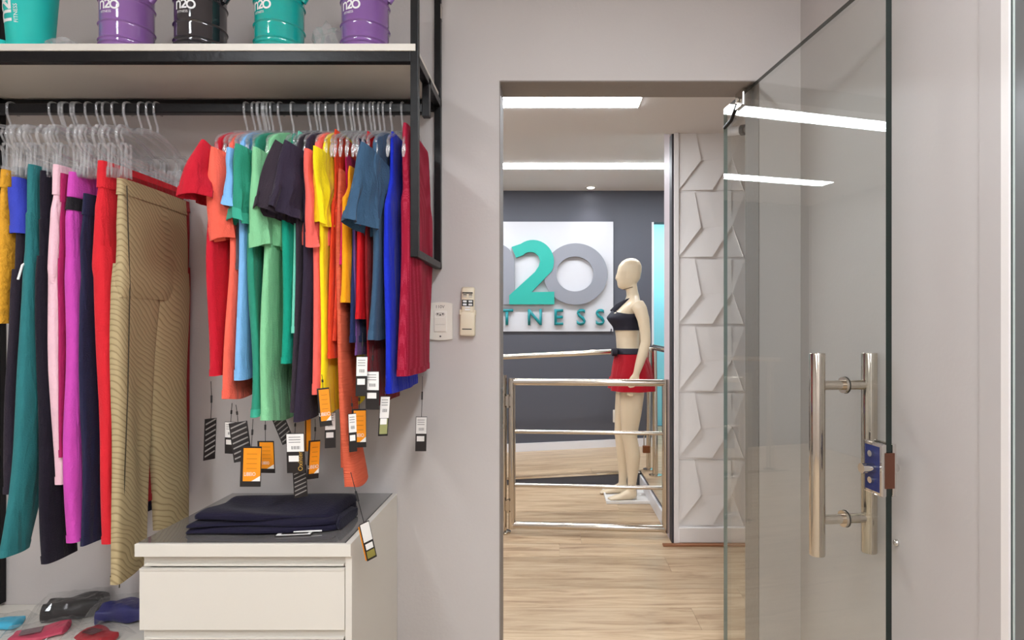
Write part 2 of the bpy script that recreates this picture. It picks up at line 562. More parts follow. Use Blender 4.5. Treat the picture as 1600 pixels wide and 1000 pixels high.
def relief_tile():
    A, B, C_, D, E, F, G = (.24, 1), (.33, .47), (0, .03), (.50, .03), (.80, .50), (.785, 1), (.965, .03)
    P00, P01, P10, P11 = (0, 0), (0, 1), (1, 0), (1, 1)
    facets = [  # polygon, heights (mm)
        ([C_, B, A, P01], [16, 22, 12, 8]),
        ([A, B, E, F], [6, 8, 18, 14]),
        ([B, C_, D, E], [6, 6, 20, 18]),
        ([E, D, G], [8, 7, 12]),
        ([F, E, G, P10, P11], [6, 20, 22, 10, 6]),
        ([P00, P10, G, D, C_], [5, 5, 5, 5, 5]),
    ]
    m = MB()
    for poly, hs in facets:
        n = len(poly)
        top = [(x * TW * 0.996, -h / 1000.0, z * TW * 0.996) for (x, z), h in zip(poly, hs)]
        bot = [(x * TW * 0.996, 0.0, z * TW * 0.996) for (x, z) in poly]
        f = [tuple(range(n))] + [(k, (k + 1) % n, n + (k + 1) % n, n + k) for k in range(n)]
        m.add(top + bot, f)
    return m
tm = relief_tile()
proto = None
for c in range(3):
    for r in range(6):
        z0 = 0.098 + r * TW
        if z0 > ZLOW - 0.05: break
        loc = (TX0 + c * TW, YCOL, z0)
        if proto is None:
            proto = tm.build('panel', M_tile, col, loc=loc)
        else:
            o = proto.copy(); COL.objects.link(o); o.location = loc; o.parent = col
# clip the top row under the ceiling happens naturally: the ceiling soffit hides the last few centimetres

# hall lights
L = thing('ceiling_light', 'near long white light strip set in the hall ceiling', 'ceiling light', (0, 2.86, ZLOW), group='hall strips')
box('diffuser', (-1.9, -0.06, -0.006), (0.44, 0.06, -0.001), M_hlight, L)
box('frame', (-1.91, -0.066, -0.003), (0.447, 0.066, 0.0), M_white, L)
L = thing('ceiling_light', 'far long white light strip across the raised hall ceiling', 'ceiling light', (0, 4.645, ZHI), group='hall strips')
box('diffuser', (-1.87, -0.075, -0.006), (1.5, 0.075, -0.001), M_hlight, L)
box('frame', (-1.88, -0.08, -0.003), (1.51, 0.08, 0.0), M_white, L)
def downlight(x, y, label):
    L = thing('downlight', label, 'downlight', (x, y, ZHI), group='downlights above the sign')
    MB().lathe([(0.048, 0.0), (0.048, -0.006), (0.036, -0.008), (0.034, -0.002)], 28).build('ring', M_white, L, smooth=True)
    MB().lathe([(0.033, -0.0025), (0.033, -0.005)], 24).build('lens', mat('downlight_lens', (1, 1, 1, 1), 0.4, emit=25), L)
    ld = bpy.data.lights.new('downlight_lamp', 'SPOT')
    ld.energy = SPOT_W
    ld.spot_size = math.radians(95)
    ld.spot_blend = 0.7
    ld.shadow_soft_size = 0.03
    ld.color = (0.97, 0.96, 1.0)
    lo = bpy.data.objects.new('lamp', ld)
    COL.objects.link(lo)
    lo.parent = L
    lo.location = (0, 0, -0.02)
downlight(0.374, 5.36, 'small round downlight above the right half of the sign')
downlight(-0.62, 5.36, 'small round downlight above the left half of the sign')

# ------------------------------------------------------------------ wall sign
def bx(px): return wx(px, YBK)
def bz(py): return wz(py, YBK)
sign = thing('wall_sign', 'white wall panel with raised grey and teal n2O FITNESS lettering', 'sign', (0, 0, 0))
box('panel', (bx(704), YBK - 0.02, bz(518)), (bx(958), YBK, bz(347)), M_panel, sign, bevel=0.002)
YS0, YS1 = YBK - 0.065, YBK - 0.03
def to3(pts): return [(bx(x), bz(y)) for x, y in pts]
def arc(cx, cy, rx, ry, a0, a1, n):
    return [(cx + rx * math.cos(math.radians(lerp(a0, a1, i / n))), cy - ry * math.sin(math.radians(lerp(a0, a1, i / n)))) for i in range(n + 1)]
npoly = [(734, 476), (734, 386), (752, 386), (754, 394)] + arc(776, 412, 28.5, 30, 128, 0, 16) + [(804.5, 476), (784, 476), (784, 416)] + arc(770, 414, 14, 14, 0, 180, 10) + [(756, 476)]
MB().prism(to3(npoly), YS0 + 0.004, YS1).build('letter_n', M_grey, sign)
# O: ring
m = MB()
o1, o2 = arc(899, 429, 49.5, 47.5, 0, 360, 48)[:-1], arc(898, 429, 29, 27, 0, 360, 48)[:-1]
rs = []
for pl, yv in ((o1, YS0 + 0.004), (o1, YS1), (o2, YS1), (o2, YS0 + 0.004), (o1, YS0 + 0.004)):
    rs.append([(bx(x), yv, bz(y)) for x, y in pl])
m.rings(rs, False, False)
m.build('letter_o', M_grey, sign)
two = [(796.5, 476), (796.5, 462), (836, 426), (842, 417), (844, 409)] + arc(829, 409, 14.5, 14, 0, 140, 10)[1:] + [(807, 404), (800, 387.5)] + arc(833, 410, 32.5, 33.5, 125, -25, 16) + [(855, 432), (831, 457), (866, 456.5), (866, 476)]
MB().prism(to3(two), YS0 - 0.006, YS1).build('digit_two', M_teal, sign)
for ch, px in zip('FITNESS', (728, 762, 782.5, 823, 864, 900, 929.5)):
    wdt = (bx(px + 20) - bx(px))
    text_obj('letter', ch, 0.212, M_teal2, sign, (bx(px), YBK - 0.03, bz(507.5)), depth=0.02, squash=0.95, off=0.003)
for x in (bx(725), bx(945)):
    for z in (bz(360), bz(508)):
        pass
# standoffs behind the raised letters
sm = MB()
for px, py in ((744, 440), (794, 440), (805, 466), (855, 466), (852, 400), (862, 420), (940, 420), (899, 391), (899, 467)):
    MB().box((bx(px) - 0.008, YS1, bz(py) - 0.008), (bx(px) + 0.008, YBK - 0.02, bz(py) + 0.008)).build('standoff', M_grey, sign)

sk = thing('wall_socket', 'small white socket on the charcoal wall behind the mannequin legs', 'socket', (bx(965), YBK, bz(650)))
box('plate', (-0.045, -0.01, -0.06), (0.045, 0, 0.06), M_plastic, sk, bevel=0.004)
box('insert', (-0.02, -0.012, -0.02), (0.02, -0.0095, 0.012), mat('socket_insert', srgb(200, 200, 205), 0.4), sk)
box('slots', (-0.011, -0.0128, -0.008), (0.011, -0.0119, 0.0), M_ink, sk)

# ------------------------------------------------------------------ stainless rails and gate
rail = thing('ramp_handrail', 'polished steel handrail on posts along the edge of the ramp', 'handrail', (0, 0, 0))
YRL = 4.60
def rz(x): return ramp_z(x) + 0.955
MB().tube([(-1.35, YRL, rz(-1.35)), (wx(1019, YRL), YRL, rz(wx(1019, YRL)))], 0.022, 14).build('top_rail', M_steel, rail, smooth=True)
for xx, yy_ in ((wx(1013.5, YRL), YRL), (-1.25, YRL)):
    z0 = ramp_z(xx)
    MB().tube([(xx, yy_, z0), (xx, yy_, rz(xx))], 0.02, 14).build('post', M_steel, rail, smooth=True)
    MB().lathe([(0.045, z0), (0.045, z0 + 0.008), (0.026, z0 + 0.014)], 20, (xx, yy_)).build('post_base', M_steel, rail, smooth=True)
r2 = thing('platform_handrail', 'polished steel posts and rail standing on the raised platform', 'handrail', (0, 0, 0))
YQ = 4.42
xx = wx(1024, YQ)
MB().tube([(xx, YQ, ZRR), (xx - 0.01, YQ, 1.09)], 0.022, 14).build('post', M_steel, r2, smooth=True)
MB().lathe([(0.05, ZRR), (0.05, ZRR + 0.008), (0.028, ZRR + 0.014)], 20, (xx, YQ)).build('post_base', M_steel, r2, smooth=True)
MB().tube([(xx - 0.01, YQ, 1.09), (xx - 0.01, YQ - 0.9, 1.09)], 0.022, 14).build('top_rail', M_steel, r2, smooth=True)

GY0, GY1 = 3.50, 3.43
def gp(px, py):
    t = (px - 785) / (1045 - 785)
    Y = lerp(GY0, GY1, t)
    return Vector((wx(px, Y), Y, wz(py, Y)))
gate = thing('steel_gate', 'polished stainless steel swing gate with three openings in the hall', 'gate', (0, 0, 0))
x0, x1 = wx(800, GY0), wx(1040, GY1)
def gx(t, z): return (lerp(x0, x1, t), lerp(GY0, GY1, t), z)
GT, GB = 0.915, 0.05
for nm, z in (('top_bar', GT), ('bottom_bar', GB)):
    MB().tube([gx(0, z), gx(1, z)], 0.021, 14).build(nm, M_steel, gate, smooth=True)
for z in (0.615, 0.292):
    MB().tube([gx(0, z), gx(1, z)], 0.012, 12).build('cross_bar', M_steel, gate, smooth=True)
for t_ in (0, 1):
    MB().tube([gx(t_, GB - 0.021), gx(t_, GT + 0.021)], 0.0215, 14).build('stile', M_steel, gate, smooth=True)
gpost = thing('gate_post', 'polished steel post that carries the gate hinges beside the doorway', 'post', (wx(786.5, GY0), GY0 + 0.01, 0))
MB().tube([(0, 0, 0), (0, 0, 0.955)], 0.021, 14).build('pole', M_steel, gpost, smooth=True)
MB().lathe([(0.045, 0), (0.045, 0.008), (0.026, 0.016)], 20).build('base_flange', M_steel, gpost, smooth=True)
for z in (0.80, 0.17):
    box('hinge', (0.015, -0.03, z - 0.03), (0.045, -0.008, z + 0.03), M_steel, gpost, bevel=0.002)
    MB().tube([(0.03, -0.03, z - 0.04), (0.03, -0.03, z + 0.04)], 0.008, 10).build('hinge_pin', M_steel, gpost, smooth=True)
pl = thing('padlock', 'small brown padlock hanging from the gate cross bar', 'padlock', (wx(1009, 3.46), 3.44, 0.52))
MB().box((-0.022, -0.01, -0.022), (0.022, 0.01, 0.022)).build('body', mat('padlock_brown', srgb(120, 70, 38), 0.4, metal=0.5), pl, bevel=0.004)
MB().tube([(-0.014, 0, 0.02), (-0.014, 0, 0.07), (-0.009, 0, 0.095), (0.002, 0, 0.1), (0.01, 0, 0.09), (0.014, 0, 0.06), (0.014, 0, 0.02)], 0.0035, 8).build('shackle', M_steel, pl, smooth=True)

# security camera under the hall ceiling
sc = thing('security_camera', 'small white bullet security camera under the hall ceiling', 'camera', (wx(1142, 3.1), 3.1, ZLOW))
MB().lathe([(0.03, 0), (0.03, -0.01), (0.008, -0.014), (0.008, -0.05)], 18).build('mount', M_skirt, sc, smooth=True)
MB().tube([(-0.01, 0.02, -0.06), (0.045, -0.05, -0.075)], 0.024, 18).build('body', M_skirt, sc, smooth=True)
MB().tube([(0.042, -0.046, -0.0745), (0.056, -0.064, -0.078)], 0.027, 18).build('lens_hood', mat('hood_black', srgb(20, 20, 22), 0.4), sc, smooth=True)
MB().tube([(0.0555, -0.0634, -0.0778), (0.058, -0.0665, -0.0785)], 0.015, 14).build('lens', mat('lens_grey', srgb(150, 150, 155), 0.2), sc, smooth=True)

# ------------------------------------------------------------------ mannequin
def mannequin(loc):
    T = thing('mannequin', 'cream mannequin in navy sports bra and red shorts behind the gate', 'mannequin', loc)
    def ell(f, s, z, rf, rs, n=20, tilt=0.0):
        return [(-(f + rf * math.cos(2 * PI * k / n)), -(s + rs * math.sin(2 * PI * k / n)), z + tilt * math.cos(2 * PI * k / n)) for k in range(n)]
    torso = [(0.76, 0.0, .06, .10), (.80, 0, .105, .155), (.92, -.008, .122, .172), (1.02, .0, .10, .148), (1.10, .018, .082, .118), (1.17, .022, .082, .114), (1.25, .022, .094, .13),
             (1.315, .035, .112, .145), (1.36, .022, .102, .15), (1.40, .0, .08, .155), (1.425, -.012, .062, .14), (1.45, -.018, .052, .09), (1.475, -.02, .046, .055), (1.52, -.012, .043, .043), (1.57, -.005, .043, .043)]
    head = [(1.522, .048, .018, .02), (1.535, .038, .05, .04), (1.56, .025, .07, .055), (1.60, .012, .086, .067), (1.65, .006, .09, .074), (1.695, .0, .085, .072), (1.725, -.004, .066, .058), (1.745, -.006, .036, .034), (1.75, -.006, .01, .01)]
    m = MB()
    m.rings([ell(f, 0, z, rf, rs) for z, f, rf, rs in torso])
    m.rings([ell(f, 0, z, rf, rs) for z, f, rf, rs in head])
    # nose ridge, brow
    m.rings([ell(.092, 0, 1.585, .006, .006, 10), ell(.098, 0, 1.60, .014, .012, 10), ell(.093, 0, 1.63, .01, .009, 10), ell(.088, 0, 1.65, .005, .006, 10)])
    # breasts
    for s in (-.062, .062):
        m.rings([ell(.085, s, 1.262, .01, .02), ell(.082, s, 1.285, .036, .05), ell(.085, s, 1.31, .04, .056), ell(.09, s, 1.345, .045, .05), ell(.07, s, 1.375, .02, .03)])
    # legs
    for s, df in ((.082, 0.0), (-.082, .045)):
        leg = [(.86, -.005, .092, .085), (.75, .0, .088, .08), (.62, .006, .076, .07), (.52, .012, .062, .057), (.46, .016, .055, .052), (.40, .004, .054, .05), (.33, -.008, .056, .05), (.24, -.008, .046, .042), (.15, -.004, .034, .032), (.095, 0, .03, .029), (.06, -.002, .034, .03)]
        m.rings([ell(f + df * min(1, (0.86 - z) / 0.5), s, z, rf, rs) for z, f, rf, rs in leg])
        # foot, heel slightly raised
        ft = [(-.034, .045, .018, .022), (-.01, .045, .038, .03), (.04, .04, .036, .031), (.09, .026, .022, .036), (.13, .018, .015, .036), (.16, .014, .009, .026)]
        m.rings([[(-(f + df), -(s + rs * math.cos(2 * PI * k / 14)), z + rv * math.sin(2 * PI * k / 14)) for k in range(14)] for f, z, rv, rs in ft])
        for q in range(5):
            so = (q - 2) * .0135 * (1 if s > 0 else -1)
            m.tube([(-(.14 + df), -(s + so), .016), (-(.175 - abs(q - 1) * .006 + df), -(s + so), .011)], .0075, 8)
    # arms
    for sg in (1, -1):
        arm = [((-.028, .158, 1.405), .05), ((-.045, .182, 1.37), .05), ((-.066, .192, 1.30), .043), ((-.08, .195, 1.20), .037), ((-.082, .197, 1.14), .035), ((-.06, .2, 1.06), .036), ((-.035, .2, .98), .03), ((-.015, .198, .915), .022)]
        m.tube([(-f, -sg * s, z) for (f, s, z), r in arm], [r for _, r in arm], 16)
        # palm
        m.rings([[(-(f + rf * math.cos(2 * PI * k / 14)), -sg * (s + rs * math.sin(2 * PI * k / 14)), z) for k in range(14)] for f, s, z, rf, rs in ((-.014, .198, .92, .024, .018), (-.004, .198, .88, .036, .017), (.004, .197, .845, .04, .016), (.008, .196, .825, .036, .013))])
        for q, ln in enumerate((.075, .085, .08, .062)):
            fo = .036 - q * .0195
            m.tube([(-(fo + .006), -sg * .196, .84), (-(fo + .012), -sg * .195, .84 - ln * .5), (-(fo + .01), -sg * .189, .84 - ln)], [.0092, .0085, .007], 8)
        m.tube([(-.018, -sg * .194, .895), (-.045, -sg * .186, .87), (-.054, -sg * .182, .84), (-.052, -sg * .180, .815)], [.011, .0105, .0095, .0075], 8)
    raw = m.build('raw', M_cream)
    md = raw.modifiers.new('r', 'REMESH'); md.mode = 'VOXEL'; md.voxel_size = 0.0065; md.use_smooth_shade = True
    ms = raw.modifiers.new('s', 'SMOOTH'); ms.factor = 0.5; ms.iterations = 5
    dg = bpy.context.evaluated_depsgraph_get()
    me = bpy.data.meshes.new_from_object(raw.evaluated_get(dg))
    bpy.data.objects.remove(raw)
    for p in me.polygons: p.use_smooth = True
    me.materials.clear(); me.materials.append(M_cream)
    b = bpy.data.objects.new('body', me); COL.objects.link(b); b.parent = T
    # neck joint line, shoulder joint
    MB().rings([ell(.004, 0, 1.528, .0455, .0455, 24, -.012), ell(.004, 0, 1.531, .0462, .0462, 24, -.012), ell(.004, 0, 1.534, .0455, .0455, 24, -.012)], False, False).build('neck_joint', mat('joint_line', srgb(110, 92, 72), 0.5), T)
    # bra
    navy = mat('bra_navy', srgb(22, 20, 38), 0.7, bump=0.1, bscale=150)
    br = MB()
    rows = []
    for i in range(15):
        z = lerp(1.222, 1.375, i / 14)
        f, rf, rs = interp([(r[0], r[1], r[2], r[3]) for r in torso[::-1]], z)
        rr = []
        for k in range(40):
            a = 2 * PI * k / 40
            bump = 0.0
            if math.cos(a) > 0.1:
                bump = 0.024 * math.exp(-((z - 1.305) / .05) ** 2) * min(1, math.cos(a) * 1.5) * (0.75 + 0.25 * min(1, abs(math.sin(a)) * 2.4))
            zz = z
            if i == 14: zz = z - .035 * abs(math.sin(a)) ** 3
            rr.append((-(f + (rf + .007 + bump) * math.cos(a)), -(rs + .007) * math.sin(a), zz - (0.03 * abs(math.sin(a)) ** 2 * (i / 14) ** 2)))
        rows.append(rr)
    br.rings(rows, False, False)
    bra = br.build('sports_bra', navy, T, smooth=True)
    for s in (1, -1):
        MB().tube([(-.125, -s * .07, 1.355), (-.085, -s * .075, 1.40), (-.03, -s * .07, 1.437), (.02, -s * .062, 1.452), (.055, -s * .05, 1.43), (.075, -s * .03, 1.38)], [.022, .018, .013, .012, .013, .016], 8, flat=.35).build('strap', navy, bra, smooth=True)
    MB().tube([(-.142, -.04, 1.232), (-.143, -.03, 1.21)], .004, 6).build('drawcord', navy, bra)
    # shorts
    red = fabric('shorts_red', (165, 12, 30))
    sh = MB()
    def sring(z, f, rf, rs, s=0.0, ph=0.0, am=0.004):
        return [(-(f + (rf + am * math.sin(7 * a + ph)) * math.cos(a)), -(s + (rs + am * math.sin(7 * a + ph)) * math.sin(a)), z) for a in [2 * PI * k / 48 for k in range(48)]]
    sh.rings([sring(1.055, .004, .105, .145, am=.001), sring(1.02, -.002, .122, .162), sring(.96, -.008, .14, .188), sring(.90, -.01, .15, .205), sring(.86, -.008, .158, .21)], False, False)
    for s, df in ((.095, -.004), (-.095, .0)):
        sh.rings([sring(.875, -.008 + df, .148, .112, s, 1), sring(.83, -.008 + df, .152, .118, s, 1.3, .006), sring(.79, -.006 + df, .155, .122, s, 1.6, .007)], False, False)
    sh.build('shorts', red, T, smooth=True)
    bb = MB()
    bb.rings([sring(1.05, .006, .108, .148, am=0), sring(1.055, .006, .112, .152, am=0), sring(1.088, .012, .102, .138, am=0), sring(1.092, .012, .097, .133, am=0)], False, False)
    belt = bb.build('waist_belt', navy, T, smooth=True)
    MB().rings([[(-.105 - dx, sy * 0 - .06 + .055 * math.cos(2 * PI * k / 16), 1.065 + (.03) * math.sin(2 * PI * k / 16)) for k in range(16)] for dx, sy in ((0, 1), (.03, 1), (.036, 1))]).build('pouch', navy, belt, smooth=True)
    # support base
    wb = mat('base_white', srgb(232, 228, 224), 0.4)
    base = MB().box((-.19, -.17, 0.0), (.14, .17, 0.006)).build('base_plate', wb, T, bevel=.002)
    for a, b_ in (((-.19, -.17, .006), (.14, -.158, .02)), ((-.19, .158, .006), (.14, .17, .02)), ((-.19, -.158, .006), (-.178, .158, .02)), ((.128, -.158, .006), (.14, .158, .02))):
        box('rim', a, b_, wb, base)
    MB().tube([(.03, -.082, .006), (.03, -.082, .20)], .008, 10).build('support_rod', M_steel, T, smooth=True)
    return T
man = mannequin((wx(984, 4.26), 4.24, 0.0))

# ------------------------------------------------------------------ glass door
TH = math.radians(7.6)
PV = Vector((0.695, 2.06, 0))
ddir = Vector((math.sin(TH), -math.cos(TH), 0))       # pivot -> free edge
nl = Vector((-math.cos(TH), -math.sin(TH), 0))        # towards the left face
ZT, ZB = 2.085, 0.012
door = thing('glass_door', 'frameless clear glass door swung open towards the shop', 'glass door', (PV.x, PV.y, 0))
door.rotation_euler = (0, 0, TH)      # local -Y runs to the free edge, local -X is the left face
Ln, Lf, TG = 0.716, 0.165, 0.0075
gm = MB()
gm.add([(-TG, -Ln, ZB), (-TG, Lf, ZB), (-TG, Lf, ZT), (-TG, -Ln, ZT), (TG, -Ln, ZB), (TG, Lf, ZB), (TG, Lf, ZT), (TG, -Ln, ZT)], [(0, 3, 2, 1), (4, 5, 6, 7)])
g = gm.build('glass_pane', M_glass, door, fix=False)
MB().add([(-TG, -Ln, ZB), (-TG, -Ln, ZT), (TG, -Ln, ZT), (TG, -Ln, ZB)], [(0, 1, 2, 3)]).build('front_edge', M_glass_edge, g)
MB().add([(-TG, Lf, ZB), (-TG, Lf, ZT), (TG, Lf, ZT), (TG, Lf, ZB)], [(0, 1, 2, 3)]).build('pivot_edge', mat('glass_edge_pale', srgb(120, 134, 128), 0.15), g)
MB().add([(-TG, -Ln, ZT), (-TG, Lf, ZT), (TG, Lf, ZT), (TG, -Ln, ZT)], [(0, 1, 2, 3)]).build('top_edge', M_glass_edge, g)
# top pivot fitting
box('pivot_fitting', (-0.016, -0.012, ZT - 0.05), (0.016, 0.05, OZ - 0.004), M_chrome, door, bevel=0.003)
MB().tube([(-.012, .04, ZT - .03), (-.012, .09, ZT - .07), (-.008, .155, ZT - .075)], .007, 8).build('pivot_arm', M_black, door, smooth=True)
MB().tube([(-.018, 0.022, ZT - .02), (-.024, 0.022, ZT - .02)], .009, 10).build('pivot_screw', M_chrome, door, smooth=True)
# pull handle: a bar on each face, joined through the pane
HL = -0.565
hd = thing('pull_handle', '', 'handle'); 
for k in ('label', 'category'):
    del hd[k]
hd.parent = door
hd['label'] = 'polished steel double pull handle'
hz0, hz1 = 0.662, 1.181
for sx in (-0.084, 0.062):
    MB().tube([(sx, HL, hz0), (sx, HL, hz0 + .002), (sx, HL, hz1 - .002), (sx, HL, hz1)], [.0185, .0195, .0195, .0185], 24).build('grip_bar', M_steel, hd, smooth=True)
for z in (0.752, 1.098):
    MB().tube([(-0.084, HL, z), (0.062, HL, z)], .0125, 18).build('standoff_bar', M_steel, hd, smooth=True)
    MB().tube([(-.014, HL, z), (-.007, HL, z)], .021, 20).build('collar', M_steel, hd, smooth=True)
    MB().tube([(-.007, HL, z), (-.004, HL, z)], .022, 20).build('washer', mat('rubber_black', srgb(12, 12, 12), 0.6), hd, smooth=True)
# edge lock
LZ0, LZ1, LY = 0.852, 0.975, -Ln
lk = box('lock_case', (-0.019, LY - 0.003, LZ0), (-TG, LY + 0.062, LZ1), M_chrome, door, bevel=0.002)
lk['label'] = 'chrome edge lock'
box('case_far', (TG, LY - 0.003, LZ0), (0.018, LY + 0.062, LZ1), M_chrome, lk, bevel=0.002)
box('blue_film', (-0.0196, LY + 0.006, LZ0 + .008), (-0.0189, LY + 0.056, LZ1 - .008), mat('film_blue', srgb(28, 42, 98), 0.2), lk)
box('strike_face', (-0.012, LY - 0.0045, LZ0 + .02), (0.012, LY - 0.0028, LZ1 - .02), mat('lock_brown', srgb(110, 70, 55), 0.35, metal=0.6), lk)
MB().tube([(-.05, LY + .028, .914), (-.019, LY + .028, .914)], .012, 16).build('thumb_turn', M_chrome, lk, smooth=True)
MB().tube([(.018, LY + .02, .914), (.036, LY + .02, .914)], .01, 16).build('cylinder', M_chrome, lk, smooth=True)
for z in (.885, .948):
    MB().tube([(-.027, LY + .03, z), (-.0195, LY + .03, z)], .0075, 14).build('screw', M_chrome, lk, smooth=True)
ds = MB().lathe([(0.009, 0), (0.009, 0.004), (0.006, 0.008), (0.002, 0.009)], 16).build('wall_stop', M_chrome, smooth=True)
ds.location = (XR, 1.443, 0.71); ds.rotation_euler = (0, -PI / 2, 0)
tag(ds, 'tiny chrome wall stop on the right wall below the door lock', 'door stop')
st = thing('strike_plate', 'grey metal strike plate on the left edge of the doorway', 'strike plate', (OX0 + .003, YW + 0.07, 0.96))
MB().box((0, -0.03, -0.07), (0.003, 0.02, 0.07)).build('plate', mat('zinc', srgb(150, 150, 150), 0.35, metal=0.9), st)
for z in (-.055, .055):
    MB().tube([(0.003, 0, z), (0.005, 0, z)], .005, 10).build('screw', M_chrome, st)

# ------------------------------------------------------------------ wall switch and remote
sw = thing('wall_outlet', 'white wall plate marked 110V with a socket above a switch', 'outlet', (wx(689, YW), YW, wz(502, YW)))
n = 10
def plate_outline(w_, h_, bow):
    pts = []
    for i in range(n + 1):
        t_ = i / n * 2 - 1
        pts.append((t_ * w_, h_ + bow * (1 - t_ * t_)))
    for i in range(n + 1):
        t_ = 1 - i / n * 2
        pts.append((t_ * w_, -h_ - bow * (1 - t_ * t_)))
    return pts
MB().prism(plate_outline(.041, .062, .004), -0.01, 0).build('plate', M_plastic, sw, bevel=0.0025)
box('insert', (-.022, -.0125, -.037), (.022, -.0095, .036), mat('insert_white', srgb(238, 233, 224), 0.35), sw, bevel=.001)
soc = MB().prism([(-.017, .024), (-.013, .030), (.013, .030), (.017, .024), (.013, .018), (-.013, .018)], -.0132, -.0122).build('socket_face', mat('socket_grey', srgb(206, 200, 190), 0.4), sw)
for dx, dz in ((-.009, .025), (0, .0215), (.009, .025)):
    MB().tube([(dx, -.0136, dz), (dx, -.013, dz)], .0026, 10).build('pin_hole', M_ink, soc)
box('rocker', (-.0205, -.0145, -.035), (.0205, -.0122, .012), M_plastic, sw, bevel=.001)
box('rocker_line', (-.017, -.0149, -.0118), (.017, -.0143, -.0108), mat('groove', srgb(170, 163, 152), 0.5), sw)
MB().tube([(0, -.0112, -.052), (0, -.0098, -.052)], .003, 10).build('screw', M_ink, sw)
text_obj('marking', '110V', .015, M_ink, sw, (0, -.0104, .045), center=True)

rm = thing('remote_control', 'beige air conditioner remote standing in its wall holder', 'remote', (wx(732, YW), YW, wz(487, YW)))
rm.rotation_euler = (0, math.radians(1.0), 0)
MB().box((-.0225, -.024, -.07), (.0225, -.006, .084)).build('body', M_plastic2, rm, bevel=.006, smooth=True)
hol = MB().box((-.026, -.027, -.084), (.026, 0, -.0)).build('holder', M_plastic2, rm, bevel=.006, smooth=True)
for s in (-1, 1):
    box('clip_ear', (s * .024 - .003, -.027, -.012), (s * .024 + .003, 0, .006), M_plastic2, hol, bevel=.001)
box('holder_print', (-.017, -.0276, -.062), (.016, -.0269, -.0585), M_ink, hol)
box('brand_strip', (-.019, -.0246, .061), (.017, -.0239, .066), M_ink, rm)
box('dark_pad', (-.0195, -.0248, .018), (.0195, -.0239, .040), mat('pad_black', srgb(20, 18, 20), 0.5), rm)
for dx in (-.0095, .0095):
    for dz in (.0238, .0342):
        MB().box((dx - .0065, -.027, dz - .0032), (dx + .0065, -.0247, dz + .0032)).build('button', M_print, rm, bevel=.001)
    box('button', (dx - .006, -.0265, .049), (dx + .006, -.0239, .0525), mat('btn_grey', srgb(196, 190, 180), 0.5), rm)
    box('button', (dx - .006, -.0248, .0555), (dx + .006, -.0239, .0585), M_ink, rm)
for dz in (.004, .0125):
    box('button', (-.009, -.0265, dz), (.009, -.0239, dz + .005), M_print, rm)

# ------------------------------------------------------------------ clothes rack with shelf
YF = 1.65                    # front posts
XE = -0.386                  # right end frame
XE2 = -1.89
ZS = 2.05                    # shelf top
T2 = 0.011
rack = thing('clothes_rack', 'black steel wall rack with white shelf and long hanging rail', 'rack', (0, 0, 0))
ZLB = wz(402, YF)
for nm, x, ya, zb, zt in (('front_post', XE, YF, ZLB, 2.6), ('rear_post', XE, YW - T2 - .002, ZLB, 2.6), ('front_post', XE2, YF, 0.3, 2.6), ('rear_post', XE2, YW - T2 - .002, 0.3, 2.6)):
    box(nm, (x - T2, ya - T2, zb), (x + T2, ya + T2, zt), M_black, rack, bevel=.0015)
for x in (XE, XE2):
    box('end_bar', (x - T2, YF, ZLB), (x + T2, YW - .002, ZLB + .022), M_black, rack, bevel=.0015)
    box('end_bar', (x - T2, YF, ZS - .05), (x + T2, YW - .002, ZS - .025), M_black, rack, bevel=.0015)
box('front_tube', (XE2, YF - T2, ZS - .05), (XE - T2, YF + T2, ZS - .02), M_black, rack, bevel=.0015)
box('back_tube', (XE2, YW - .024, ZS - .06), (XE - T2, YW - .002, ZS - .025), M_black, rack, bevel=.0015)
box('shelf_board', (XE2 - .05, YF - .014, ZS - .02), (XE + .004, YW - .001, ZS), M_white, rack, bevel=.001)
YR, ZRT = 1.80, 1.940        # hanging rail axis depth and top
box('hanging_rail', (XE2, YR - .014, ZRT - .030), (XE - T2, YR + .014, ZRT), M_black, rack, bevel=.004)
box('rail_bracket', (XE - T2, YR - .012, ZRT - .04), (XE + T2, YR + .012, ZS - .025), M_black, rack, bevel=.001)
MB().box((XE + T2, YW - .028, 2.30), (XE + T2 + .003, YW - .002, 2.35)).build('wall_clip', M_chrome, rack)

# ------------------------------------------------------------------ hangers
def hook_pts(zb=-.085):
    pts = [(0, -.028, -.018)]
    for i in range(11):
        a = math.radians(200 - 200 * i / 10)
        pts.append((0, -.006 * 0 + .0205 * -math.cos(a) * -1 * -1, 0.0 + .0 + .0215 * math.sin(a) - .014))
    pts.append((0, .017, -.045))
    pts.append((0, .004, -.066))
    pts.append((0, 0, zb))
    return pts
HK = [(0, -.021, -.030), (0, -.022, -.016)] + [(0, .021 * -math.cos(math.radians(180 * i / 8)), -.012 + .016 * math.sin(math.radians(180 * i / 8))) for i in range(9)] + [(0, .020, -.034), (0, .010, -.055), (0, 0, -.072), (0, 0, -.092)]
HK = [(x, -y, z) for x, y, z in HK]
def mesh_of(mb, name, m, smooth=True):
    o = mb.build(name, m, smooth=smooth)
    me = o.data
    bpy.data.objects.remove(o)
    return me
me_hook = mesh_of(MB().tube(HK, .0036, 8), 'hook', M_acrylic)
# shirt hanger arms: flattened bar with drooping ends
arm = [(0, -.17, -.165), (0, -.155, -.152), (0, -.11, -.130), (0, -.06, -.108), (0, -.02, -.094), (0, 0, -.092), (0, .02, -.094), (0, .06, -.108), (0, .11, -.130), (0, .155, -.152), (0, .17, -.165)]
me_arm = mesh_of(MB().tube(arm, [.004, .006, .006, .006, .007, .007, .007, .006, .006, .006, .004], 8, flat=.7), 'arm', M_acrylic)
